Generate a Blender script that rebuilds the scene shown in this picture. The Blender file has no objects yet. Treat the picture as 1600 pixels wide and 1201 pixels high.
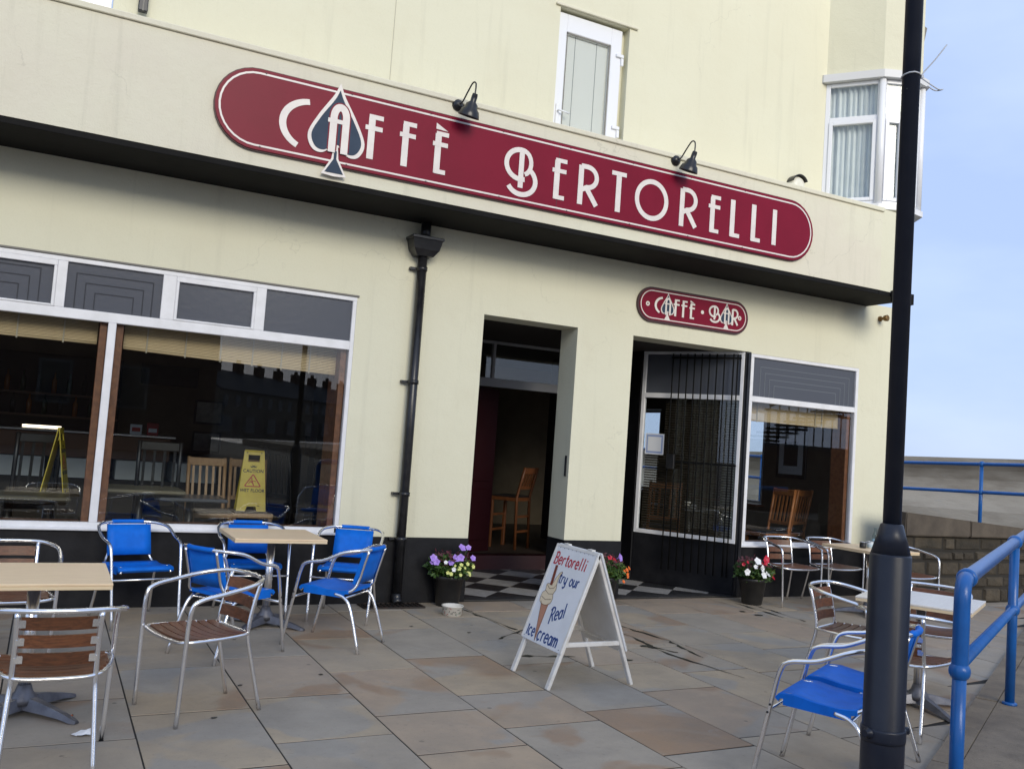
import bpy, bmesh, math, random
from mathutils import Vector, Matrix
random.seed(11)
S = bpy.context.scene
COL = S.collection
R = math.radians

# ------------------------------------------------------------------ camera, sky, sun, exposure
YAW, PIT, ROL = 0.469238664, 0.0655869244, 0.0711910178
CAM = Vector((0, -8.3277, 1.6))
fwd = Vector((math.sin(YAW)*math.cos(PIT), math.cos(YAW)*math.cos(PIT), math.sin(PIT)))
rt = Vector((math.cos(YAW), -math.sin(YAW), 0))
up = rt.cross(fwd)
r2 = rt*math.cos(ROL) + up*math.sin(ROL)
u2 = r2.cross(fwd)
cd = bpy.data.cameras.new('camera')
cam = bpy.data.objects.new('camera', cd)
COL.objects.link(cam)
cam.matrix_world = Matrix(((r2.x, u2.x, -fwd.x, CAM.x), (r2.y, u2.y, -fwd.y, CAM.y), (r2.z, u2.z, -fwd.z, CAM.z), (0, 0, 0, 1)))
cd.sensor_width = 36
cd.lens = 1414.9/1600*36
cd.clip_start = 0.05
cd.clip_end = 6000
S.camera = cam

SUN_EL, SUN_AZ = R(18), R(184)          # azimuth from +y clockwise: veiled sun behind the camera
W = bpy.data.worlds.new('World')
S.world = W
W.use_nodes = True
nt = W.node_tree
nt.nodes.clear()
out = nt.nodes.new('ShaderNodeOutputWorld')
bg = nt.nodes.new('ShaderNodeBackground')
sky = nt.nodes.new('ShaderNodeTexSky')
sky.sky_type = 'NISHITA'
sky.sun_disc = False
sky.sun_elevation = SUN_EL
sky.sun_rotation = SUN_AZ
sky.air_density = 1.0
sky.dust_density = 1.2
sky.ozone_density = 1.0
tc = nt.nodes.new('ShaderNodeTexCoord')
mp = nt.nodes.new('ShaderNodeMapping')
mp.inputs['Scale'].default_value = (1.0, 1.0, 2.6)
nz = nt.nodes.new('ShaderNodeTexNoise')
nz.inputs['Scale'].default_value = 2.6
nz.inputs['Detail'].default_value = 5
nz.inputs['Roughness'].default_value = 0.5
rp = nt.nodes.new('ShaderNodeValToRGB')
rp.color_ramp.elements[0].position = 0.36
rp.color_ramp.elements[0].color = (0, 0, 0, 1)
rp.color_ramp.elements[1].position = 0.66
rp.color_ramp.elements[1].color = (1, 1, 1, 1)
mx = nt.nodes.new('ShaderNodeMixRGB')
cl = nt.nodes.new('ShaderNodeMixRGB')                         # thin bluish overcast, in the sky texture's own units
cl.inputs['Color1'].default_value = (3.8, 4.95, 7.7, 1)
cl.inputs['Color2'].default_value = (4.9, 6.0, 8.1, 1)
mx.inputs['Fac'].default_value = 0.86
nt.links.new(rp.outputs['Color'], cl.inputs['Fac'])
nt.links.new(cl.outputs['Color'], mx.inputs['Color2'])
nt.links.new(tc.outputs['Generated'], mp.inputs['Vector'])
nt.links.new(mp.outputs['Vector'], nz.inputs['Vector'])
nt.links.new(nz.outputs['Fac'], rp.inputs['Fac'])
nt.links.new(sky.outputs['Color'], mx.inputs['Color1'])
nt.links.new(mx.outputs['Color'], bg.inputs['Color'])
bg.inputs['Strength'].default_value = 0.112
nt.links.new(bg.outputs['Background'], out.inputs['Surface'])

sd = bpy.data.lights.new('sun', 'SUN')
sd.energy = 2.5
sd.angle = R(32)
sd.color = (1.0, 0.935, 0.80)
sun = bpy.data.objects.new('sun', sd)
COL.objects.link(sun)
sdir = Vector((math.sin(SUN_AZ)*math.cos(SUN_EL), math.cos(SUN_AZ)*math.cos(SUN_EL), math.sin(SUN_EL)))
sun.rotation_euler = sdir.to_track_quat('Z', 'Y').to_euler()
sun.location = (0, -12, 14)

S.view_settings.view_transform = 'Standard'
S.view_settings.look = 'None'
S.view_settings.gamma = 1
S.view_settings.exposure = 0.34
S.view_settings.use_curve_mapping = False
try:
    S.cycles.max_bounces = 8
    S.cycles.transparent_max_bounces = 24
    S.cycles.glossy_bounces = 4
    S.cycles.diffuse_bounces = 5
except Exception:
    pass

# ------------------------------------------------------------------ materials
def srgb(h):
    h = h.lstrip('#')
    c = [int(h[i:i+2], 16)/255 for i in (0, 2, 4)]
    return tuple((v/12.92 if v <= .04045 else ((v+.055)/1.055)**2.4) for v in c)

def mat(name, col, rough=.6, metal=0, col2=None, scale=3, lo=.4, hi=.65, bump=0, bscale=40, bdist=.01, spec=.5,
        rnd=0, coat=0, stretch=None, detail=6, col3=None, scale3=8, lo3=.6, hi3=.7, rvar=0):
    m = bpy.data.materials.new(name)
    m.use_nodes = True
    n = m.node_tree
    b = n.nodes['Principled BSDF']
    b.inputs['Roughness'].default_value = rough
    b.inputs['Metallic'].default_value = metal
    b.inputs['Specular IOR Level'].default_value = spec
    b.inputs['Coat Weight'].default_value = coat
    c = n.nodes.new('ShaderNodeRGB')
    c.outputs[0].default_value = (*col, 1)
    last = c.outputs[0]
    geo = n.nodes.new('ShaderNodeNewGeometry')
    vec = geo.outputs['Position']
    if stretch or rnd:
        oi = n.nodes.new('ShaderNodeObjectInfo')
        if rnd:
            ad = n.nodes.new('ShaderNodeVectorMath'); ad.operation = 'MULTIPLY_ADD'
            cmb = n.nodes.new('ShaderNodeCombineXYZ')
            for k in range(3):
                n.links.new(oi.outputs['Random'], cmb.inputs[k])
            n.links.new(cmb.outputs[0], ad.inputs[0])
            ad.inputs[1].default_value = (37, 53, 71)
            n.links.new(vec, ad.inputs[2])
            vec = ad.outputs[0]
        if stretch:
            tcn = n.nodes.new('ShaderNodeTexCoord')
            mpn = n.nodes.new('ShaderNodeMapping')
            mpn.inputs['Scale'].default_value = stretch
            n.links.new(tcn.outputs['Object'], mpn.inputs['Vector'])
            vec = mpn.outputs['Vector']
    def noise(sc, det):
        q = n.nodes.new('ShaderNodeTexNoise')
        q.inputs['Scale'].default_value = sc
        q.inputs['Detail'].default_value = det
        q.inputs['Roughness'].default_value = .6
        n.links.new(vec, q.inputs['Vector'])
        return q.outputs['Fac']
    def rng(src, a, z):
        q = n.nodes.new('ShaderNodeMapRange')
        q.inputs['From Min'].default_value = a
        q.inputs['From Max'].default_value = z
        n.links.new(src, q.inputs['Value'])
        return q.outputs['Result']
    def mixc(f, a, bb):
        q = n.nodes.new('ShaderNodeMixRGB')
        n.links.new(f, q.inputs['Fac'])
        n.links.new(a, q.inputs['Color1'])
        if isinstance(bb, tuple): q.inputs['Color2'].default_value = (*bb, 1)
        else: n.links.new(bb, q.inputs['Color2'])
        return q.outputs['Color']
    if col2:
        last = mixc(rng(noise(scale, detail), lo, hi), last, col2)
    if col3:
        last = mixc(rng(noise(scale3, 8), lo3, hi3), last, col3)
    if rnd:
        hv = n.nodes.new('ShaderNodeHueSaturation')
        mr = n.nodes.new('ShaderNodeMapRange')
        mr.inputs['To Min'].default_value = 1-rnd
        mr.inputs['To Max'].default_value = 1+rnd
        n.links.new(oi.outputs['Random'], mr.inputs['Value'])
        n.links.new(mr.outputs['Result'], hv.inputs['Value'])
        n.links.new(last, hv.inputs['Color'])
        last = hv.outputs['Color']
    n.links.new(last, b.inputs['Base Color'])
    if rvar:
        mr = n.nodes.new('ShaderNodeMapRange')
        mr.inputs['To Min'].default_value = max(0, rough-rvar)
        mr.inputs['To Max'].default_value = min(1, rough+rvar)
        n.links.new(noise(scale*2.3, 5), mr.inputs['Value'])
        n.links.new(mr.outputs['Result'], b.inputs['Roughness'])
    if bump:
        bp = n.nodes.new('ShaderNodeBump')
        bp.inputs['Strength'].default_value = bump
        bp.inputs['Distance'].default_value = bdist
        n.links.new(noise(bscale, 6), bp.inputs['Height'])
        n.links.new(bp.outputs['Normal'], b.inputs['Normal'])
    return m

def glass_mat(name, tint=(.9, .93, .93), ior=1.5, rough=0.0, bump=0, bscale=30, sky_frost=None):
    m = bpy.data.materials.new(name)
    m.use_nodes = True
    n = m.node_tree
    n.nodes.clear()
    o = n.nodes.new('ShaderNodeOutputMaterial')
    mixn = n.nodes.new('ShaderNodeMixShader')
    tr = n.nodes.new('ShaderNodeBsdfTransparent')
    tr.inputs['Color'].default_value = (*tint, 1)
    gl = n.nodes.new('ShaderNodeBsdfGlossy')
    gl.inputs['Roughness'].default_value = rough
    fr = n.nodes.new('ShaderNodeFresnel')
    gm = n.nodes.new('ShaderNodeNewGeometry')       # a pane is thin: its back face reflects like its front face
    mr = n.nodes.new('ShaderNodeMapRange')
    mr.inputs['To Min'].default_value = ior
    mr.inputs['To Max'].default_value = 1/ior
    n.links.new(gm.outputs['Backfacing'], mr.inputs['Value'])
    n.links.new(mr.outputs['Result'], fr.inputs['IOR'])
    n.links.new(fr.outputs[0], mixn.inputs[0])
    n.links.new(tr.outputs[0], mixn.inputs[1])
    n.links.new(gl.outputs[0], mixn.inputs[2])
    if bump:
        g = n.nodes.new('ShaderNodeNewGeometry')
        q = n.nodes.new('ShaderNodeTexNoise')
        q.inputs['Scale'].default_value = bscale
        n.links.new(g.outputs['Position'], q.inputs['Vector'])
        bp = n.nodes.new('ShaderNodeBump')
        bp.inputs['Strength'].default_value = bump
        bp.inputs['Distance'].default_value = .01
        n.links.new(q.outputs['Fac'], bp.inputs['Height'])
        n.links.new(bp.outputs['Normal'], gl.inputs['Normal'])
    last = mixn.outputs[0]
    if sky_frost:
        df = n.nodes.new('ShaderNodeBsdfDiffuse')
        df.inputs['Color'].default_value = (*sky_frost, 1)
        m2 = n.nodes.new('ShaderNodeMixShader')
        m2.inputs[0].default_value = .55
        n.links.new(last, m2.inputs[1]); n.links.new(df.outputs[0], m2.inputs[2])
        last = m2.outputs[0]
    n.links.new(last, o.inputs['Surface'])
    return m

def render_mat(name, base, patch, stain, streak=.35, crack=.5):
    m = bpy.data.materials.new(name)
    m.use_nodes = True
    n = m.node_tree
    b = n.nodes['Principled BSDF']
    b.inputs['Roughness'].default_value = .78
    b.inputs['Specular IOR Level'].default_value = .3
    geo = n.nodes.new('ShaderNodeNewGeometry')
    def vecm(sx, sy, sz):
        q = n.nodes.new('ShaderNodeMapping'); q.inputs['Scale'].default_value = (sx, sy, sz)
        n.links.new(geo.outputs['Position'], q.inputs['Vector']); return q.outputs[0]
    def noise(vec, sc, det=6, ro=.6):
        q = n.nodes.new('ShaderNodeTexNoise'); q.inputs['Scale'].default_value = sc; q.inputs['Detail'].default_value = det; q.inputs['Roughness'].default_value = ro
        n.links.new(vec, q.inputs['Vector']); return q.outputs['Fac']
    def rng(src, a, z, tz=1.0):
        q = n.nodes.new('ShaderNodeMapRange'); q.inputs['From Min'].default_value = a; q.inputs['From Max'].default_value = z; q.inputs['To Max'].default_value = tz
        n.links.new(src, q.inputs['Value']); return q.outputs[0]
    def mixc(f, a, col):
        q = n.nodes.new('ShaderNodeMixRGB'); n.links.new(f, q.inputs[0])
        if isinstance(a, tuple): q.inputs[1].default_value = (*a, 1)
        else: n.links.new(a, q.inputs[1])
        q.inputs[2].default_value = (*col, 1); return q.outputs[0]
    v1 = vecm(1, 1, 1)
    c = mixc(rng(noise(v1, .55, 5), .42, .62), base, patch)
    c = mixc(rng(noise(v1, 1.3, 8, .65), .56, .78, .6), c, stain)
    c = mixc(rng(noise(vecm(7, 7, .45), 1.0, 5), .56, .80, streak), c, tuple(v*.62 for v in base))
    c = mixc(rng(noise(v1, 60, 3), .55, .8, .16), c, tuple(v*.6 for v in base))
    vo = n.nodes.new('ShaderNodeTexVoronoi'); vo.feature = 'DISTANCE_TO_EDGE'; vo.inputs['Scale'].default_value = .62
    ad = n.nodes.new('ShaderNodeVectorMath'); ad.operation = 'ADD'
    qn = n.nodes.new('ShaderNodeTexNoise'); qn.inputs['Scale'].default_value = 2.2; qn.inputs['Detail'].default_value = 7
    n.links.new(geo.outputs['Position'], qn.inputs['Vector']); n.links.new(v1, ad.inputs[0]); n.links.new(qn.outputs['Color'], ad.inputs[1])
    n.links.new(ad.outputs[0], vo.inputs['Vector'])
    mu = n.nodes.new('ShaderNodeMath'); mu.operation = 'MULTIPLY'
    n.links.new(rng(vo.outputs['Distance'], .0045, .0015), mu.inputs[0]); n.links.new(rng(noise(v1, .8, 2), .54, .60, crack), mu.inputs[1])
    c = mixc(mu.outputs[0], c, tuple(v*.35 for v in base))
    n.links.new(c, b.inputs['Base Color'])
    b1 = n.nodes.new('ShaderNodeBump'); b1.inputs['Strength'].default_value = .30; b1.inputs['Distance'].default_value = .006
    n.links.new(noise(v1, 70, 5), b1.inputs['Height'])
    b2 = n.nodes.new('ShaderNodeBump'); b2.inputs['Strength'].default_value = .35; b2.inputs['Distance'].default_value = .03
    n.links.new(noise(v1, 3.2, 5), b2.inputs['Height']); n.links.new(b1.outputs[0], b2.inputs['Normal'])
    n.links.new(b2.outputs[0], b.inputs['Normal'])
    return m
CREAM = render_mat('cream_render', (.705, .685, .53), (.685, .66, .505), (.645, .605, .455), .30, .14)
CREAM2 = render_mat('cream_render_weathered', (.71, .685, .54), (.685, .64, .52), (.64, .59, .46), .45, .22)
BLACKP = mat('black_masonry_paint', (.006, .006, .008), .6, spec=.25, col2=(.013, .013, .015), scale=5, bump=.3, bscale=60, bdist=.005)
SOFFIT = mat('black_soffit_paint', (.006, .0055, .005), .8, spec=.2, col2=(.010, .0095, .009), scale=3, bump=.3, bscale=25, bdist=.005)
WHITE = mat('white_paint', (.78, .78, .80), .4, col2=(.70, .70, .71), scale=6)
UPVC = mat('white_upvc', (.80, .81, .84), .25)
GREYW = mat('grey_white_paint', (.66, .66, .66), .5)
GREYD = mat('dull_transom_paint', (.36, .36, .37), .5)
JOINTW = mat('render_joint', (.46, .44, .35), .8)
BARM = mat('matt_black_bar', (.005, .005, .005), .7, spec=.15)
WOODL = mat('brown_window_lining', (.22, .085, .035), .5, col2=(.14, .05, .022), scale=20)
GLASS = glass_mat('window_glass', (.93, .95, .95), 1.6)
GLASSD = glass_mat('toplight_glass', (.50, .54, .60), 1.6, .22, .12, 30, (.145, .155, .185))  # textured glass; its grey-blue diffuse stands in for reflected sky
BLACKM = mat('black_gloss_paint', (.010, .010, .012), .3, col2=(.02, .02, .022), scale=12)
MAROON = mat('sign_maroon', (.205, .008, .027), .35, col2=(.175, .007, .023), scale=1.5, spec=.14)
MAROONE = mat('sign_edge', (.05, .012, .014), .5)
SIGNW = mat('sign_cream_letter', (.76, .71, .66), .4, col2=(.70, .64, .60), scale=9)
SPADEB = mat('spade_slate_blue', (.026, .045, .078), .5, spec=.2, col2=(.036, .058, .095), scale=3)
ALU = mat('polished_aluminium', (.94, .94, .95), .22, 1.0, col2=(.84, .84, .86), scale=5)
ALUD = mat('dull_aluminium', (.17, .17, .19), .45, .6, col2=(.11, .11, .125), scale=12, bump=.1, bscale=60)
SLAT = mat('brown_slat_wood', (.165, .060, .024), .45, col2=(.085, .034, .016), scale=9, stretch=(2, 14, 14), rnd=.22, bump=.15, bscale=8, bdist=.004)
BLUEF = mat('blue_mesh_fabric', (.003, .150, .66), .55, spec=.2, col2=(.003, .128, .57), scale=14, bump=.15, bscale=350, bdist=.002)
TABLE = mat('beige_laminate', (.85, .65, .42), .42, spec=.18, col2=(.77, .57, .36), scale=6, stretch=(1.2, 22, 8))
TABLEE = mat('beige_table_edge', (.76, .60, .38), .45)
TABLEW = mat('pale_laminate', (.76, .71, .64), .35, col2=(.70, .64, .57), scale=6, stretch=(1.2, 22, 8))
POST = mat('lamp_post_paint', (.011, .014, .025), .36, spec=.35, col2=(.017, .020, .031), scale=5, bump=.12, bscale=30, bdist=.004, col3=(.16, .16, .155), scale3=24, lo3=.715, hi3=.745)
RAILB = mat('rail_blue_paint', (.010, .110, .38), .3, col2=(.009, .09, .31), scale=7, bump=.2, bscale=38, bdist=.004, col3=(.05, .022, .012), scale3=16, lo3=.74, hi3=.77)
CONC = mat('kerb_concrete', (.22, .18, .135), .9, col2=(.15, .122, .095), scale=3.5, bump=.45, bscale=70, bdist=.01, col3=(.10, .085, .07), scale3=30, lo3=.6, hi3=.75)
SEAWALL = mat('sea_wall_concrete', (.40, .36, .30), .9, col2=(.23, .20, .16), scale=.55, lo=.42, hi=.62, bump=.4, bscale=12, bdist=.02, stretch=(1, .55, 2.4), col3=(.36, .34, .30), scale3=3.0, lo3=.58, hi3=.75)
COPING = mat('coping_stone', (.105, .085, .064), .9, col2=(.066, .053, .041), scale=3, bump=.4, bscale=30)
STONE = mat('dark_rubble_stone', (.068, .054, .037), .95, col2=(.038, .032, .023), scale=5, bump=.7, bscale=18, bdist=.03, rnd=.3)
MORTAR = mat('dark_mortar', (.025, .022, .018), .95)
ASPH = mat('asphalt', (.055, .055, .055), .9, col2=(.04, .04, .04), scale=8, bump=.3, bscale=120)
JOINT = mat('pavement_joint', (.022, .02, .018), .95)
TILEB = mat('black_tile', (.022, .022, .024), .35, col2=(.035, .034, .034), scale=12)
TILEW = mat('grey_white_tile', (.42, .40, .38), .4, col2=(.33, .32, .30), scale=9, rnd=.08)
TILEE = mat('dark_border_tile', (.030, .029, .030), .5, col2=(.045, .043, .042), scale=12, rnd=.15)
BAMBOO = mat('bamboo_blind', (.68, .51, .30), .7, col2=(.56, .40, .21), scale=14, stretch=(1, 6, 60))
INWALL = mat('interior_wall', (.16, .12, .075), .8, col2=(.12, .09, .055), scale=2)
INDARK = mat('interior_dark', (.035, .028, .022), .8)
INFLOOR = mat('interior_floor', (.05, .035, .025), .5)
CHAIRW = mat('orange_brown_wood', (.46, .17, .05), .4, col2=(.34, .115, .034), scale=8, stretch=(6, 6, 1.5))
STOOLW = mat('dark_orange_wood', (.17, .058, .018), .45, col2=(.12, .04, .012), scale=8, stretch=(6, 6, 1.5))
CHAIRP = mat('pale_chair_wood', (.36, .22, .11), .45, col2=(.28, .16, .08), scale=8, stretch=(6, 6, 1.5))
CHAIRD = mat('black_chair_wood', (.012, .011, .011), .4)
SEATPAD = mat('dark_seat_pad', (.02, .015, .013), .6)
YELLOW = mat('yellow_plastic', (.58, .44, .015), .4, col2=(.50, .37, .012), scale=6)
INKBLK = mat('black_print', (.012, .012, .012), .5)
INKRED = mat('red_print', (.40, .035, .02), .5)
ABOARD = mat('white_board', (.76, .77, .79), .35, col2=(.70, .71, .72), scale=4)
ABFRAME = mat('board_frame_paint', (.72, .70, .66), .5, col2=(.55, .51, .45), scale=9, lo=.5, hi=.75, bump=.2, bscale=40, bdist=.004)
ABINS = mat('board_back', (.74, .72, .68), .7, col2=(.66, .63, .58), scale=4)
LRED = mat('lettering_red', (.42, .012, .03), .5)
LBLUE = mat('lettering_navy', (.014, .05, .20), .5)
ICEC = mat('painted_ice_cream', (.72, .60, .42), .5)
ICEL = mat('painted_outline', (.12, .06, .03), .5)
CONEM = mat('painted_cone', (.46, .22, .14), .5)
FLAKE = mat('painted_flake', (.17, .03, .015), .5)
POTM = mat('black_plastic_pot', (.010, .010, .011), .4, col2=(.02, .019, .018), scale=8)
LEAF = mat('leaf_green', (.060, .12, .020), .55, col2=(.025, .06, .012), scale=30, lo=.35, hi=.65)
LEAFY = mat('leaf_yellow_green', (.12, .17, .02), .55, col2=(.06, .11, .015), scale=30)
LEAFR = mat('leaf_dark_red', (.09, .010, .022), .6, col2=(.05, .02, .02), scale=30)
SOIL = mat('soil', (.02, .014, .01), .95)
FLIL = mat('lilac_petal', (.40, .24, .70), .5)
FYEL = mat('pale_yellow_petal', (.66, .68, .22), .5)
FWHI = mat('white_petal', (.80, .80, .80), .5)
FRED = mat('red_petal', (.50, .008, .035), .5)
FORA = mat('orange_petal', (.75, .15, .015), .5)
CERAM = mat('glazed_ceramic', (.66, .62, .55), .2)
IRON = mat('cast_iron', (.012, .011, .010), .6, col2=(.04, .022, .014), scale=20)
LEADM = mat('lead_grey', (.20, .19, .17), .7)
CURT = mat('pale_curtain', (.84, .85, .83), .85, col2=(.78, .80, .78), scale=6)
BLINDV = mat('beige_roller_blind', (.82, .78, .70), .8)
PLAST = mat('off_white_plastic', (.55, .56, .58), .5)
PAPER = mat('white_paper', (.74, .76, .80), .7)
BLUEPAP = mat('pale_blue_print', (.30, .38, .62), .6)
BRASS = mat('dull_brass', (.22, .13, .05), .45, .8)
REDTIN = mat('red_tin', (.35, .02, .025), .4)
STEEL = mat('brushed_steel', (.50, .51, .53), .3, 1.0)
DARKGLASS = mat('dark_bottle', (.02, .035, .02), .15)
AMBER = mat('amber_bottle', (.20, .08, .02), .15)
CLEARB = glass_mat('clear_bottle', (.80, .86, .86), 1.5)
BRICK = mat('brown_brick', (.10, .055, .035), .9, col2=(.07, .04, .028), scale=6, bump=.4, bscale=30)
SLATE = mat('slate_roof', (.030, .032, .038), .7)
HOUSEW = mat('house_window', (.03, .03, .035), .2)
EMIT = bpy.data.materials.new('lit_tube')
EMIT.use_nodes = True
EMIT.node_tree.nodes['Principled BSDF'].inputs['Emission Color'].default_value = (1, .82, .6, 1)
EMIT.node_tree.nodes['Principled BSDF'].inputs['Emission Strength'].default_value = 3.0

def slab_material():
    m = bpy.data.materials.new('york_stone_slab')
    m.use_nodes = True
    n = m.node_tree
    b = n.nodes['Principled BSDF']
    geo = n.nodes.new('ShaderNodeNewGeometry')
    oi = n.nodes.new('ShaderNodeObjectInfo')
    wn = n.nodes.new('ShaderNodeTexWhiteNoise'); wn.noise_dimensions = '1D'
    n.links.new(oi.outputs['Random'], wn.inputs['W'])
    ma = n.nodes.new('ShaderNodeVectorMath'); ma.operation = 'MULTIPLY_ADD'
    n.links.new(wn.outputs['Color'], ma.inputs[0])
    ma.inputs[1].default_value = (60, 60, 60)
    n.links.new(geo.outputs['Position'], ma.inputs[2])
    vec = ma.outputs[0]
    def noise(sc, det=6, ro=.55, dist=0):
        q = n.nodes.new('ShaderNodeTexNoise')
        q.inputs['Scale'].default_value = sc; q.inputs['Detail'].default_value = det
        q.inputs['Roughness'].default_value = ro; q.inputs['Distortion'].default_value = dist
        n.links.new(vec, q.inputs['Vector'])
        return q.outputs['Fac']
    def rng(src, a, z, ta=0, tz=1):
        q = n.nodes.new('ShaderNodeMapRange')
        q.inputs['From Min'].default_value = a; q.inputs['From Max'].default_value = z
        q.inputs['To Min'].default_value = ta; q.inputs['To Max'].default_value = tz
        n.links.new(src, q.inputs['Value'])
        return q.outputs['Result']
    def mixc(f, a, bb, mode='MIX'):
        q = n.nodes.new('ShaderNodeMixRGB'); q.blend_type = mode
        if isinstance(f, float): q.inputs['Fac'].default_value = f
        else: n.links.new(f, q.inputs['Fac'])
        for k, v in (('Color1', a), ('Color2', bb)):
            if isinstance(v, tuple): q.inputs[k].default_value = (*v, 1)
            else: n.links.new(v, q.inputs[k])
        return q.outputs['Color']
    cr = n.nodes.new('ShaderNodeValToRGB')
    cr.color_ramp.interpolation = 'LINEAR'
    els = [(0, (.345, .306, .256)), (.25, (.372, .316, .248)), (.42, (.402, .326, .236)), (.62, (.410, .328, .232)), (.8, (.385, .290, .208)), (1, (.355, .308, .250))]
    cr.color_ramp.elements[0].position = 0; cr.color_ramp.elements[0].color = (*els[0][1], 1)
    cr.color_ramp.elements[1].position = 1; cr.color_ramp.elements[1].color = (*els[-1][1], 1)
    for p, c in els[1:-1]:
        e = cr.color_ramp.elements.new(p); e.color = (*c, 1)
    n.links.new(wn.outputs['Value'], cr.inputs['Fac'])
    base = cr.outputs['Color']
    # iron-stained and grey areas with curving edges inside a slab
    f1 = rng(noise(1.15, 3, .5, .6), .55, .585)
    c = mixc(rng(f1, 0, 1, 0, .75), base, (.315, .294, .264))
    f2 = rng(noise(1.05, 3, .5, .8), .60, .66)
    c = mixc(rng(f2, 0, 1, 0, .85), c, (.315, .205, .128))
    f3 = rng(noise(2.6, 7, .65), .35, .7)
    c = mixc(rng(f3, 0, 1, 0, .5), c, (.20, .18, .155))
    f4 = rng(noise(5.5, 8, .7), .63, .75)
    c = mixc(rng(f4, 0, 1, 0, .55), c, (.40, .39, .36))
    vo = n.nodes.new('ShaderNodeTexVoronoi'); vo.inputs['Scale'].default_value = 4.2
    n.links.new(vec, vo.inputs['Vector'])
    f6 = rng(vo.outputs['Distance'], .075, .055)
    f7 = rng(noise(1.9, 3), .5, .54)
    mu = n.nodes.new('ShaderNodeMath'); mu.operation = 'MULTIPLY'
    n.links.new(f6, mu.inputs[0]); n.links.new(f7, mu.inputs[1])
    c = mixc(rng(mu.outputs[0], 0, 1, 0, .6), c, (.085, .08, .072))
    f5 = rng(noise(38, 4, .7), .6, .72)
    c = mixc(rng(f5, 0, 1, 0, .35), c, (.10, .095, .085))
    n.links.new(c, b.inputs['Base Color'])
    n.links.new(rng(noise(3.2), .3, .7, .5, .8), b.inputs['Roughness'])
    b.inputs['Specular IOR Level'].default_value = .4
    bp = n.nodes.new('ShaderNodeBump'); bp.inputs['Strength'].default_value = .5; bp.inputs['Distance'].default_value = .010
    n.links.new(noise(11, 9, .62), bp.inputs['Height'])
    n.links.new(bp.outputs['Normal'], b.inputs['Normal'])
    return m
SLAB = slab_material()

# ------------------------------------------------------------------ mesh helpers
def fillet(pts, r, n=5, closed=False):
    pts = [Vector(p) for p in pts]
    o = []
    L = len(pts)
    for i, p in enumerate(pts):
        if not closed and i in (0, L-1):
            o.append(p); continue
        a, b = pts[i-1], pts[(i+1) % L]
        da, db = (a-p), (b-p)
        k = min(r, da.length*.48, db.length*.48)
        s, e = p+da.normalized()*k, p+db.normalized()*k
        for j in range(n+1):
            t = j/n
            o.append((1-t)**2*s + 2*t*(1-t)*p + t*t*e)
    return o

def catmull(pts, n=6, closed=False):
    pts = [Vector(p) for p in pts]
    L = len(pts); o = []
    rngi = range(L if closed else L-1)
    for i in rngi:
        p0 = pts[(i-1) % L] if (closed or i > 0) else pts[0]*2-pts[1]
        p1, p2 = pts[i], pts[(i+1) % L]
        p3 = pts[(i+2) % L] if (closed or i+2 < L) else pts[-1]*2-pts[-2]
        for j in range(n):
            t = j/n
            o.append(.5*((2*p1)+(p2-p0)*t+(2*p0-5*p1+4*p2-p3)*t*t+(3*p1-p0-3*p2+p3)*t**3))
    if not closed: o.append(pts[-1])
    return o

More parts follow.
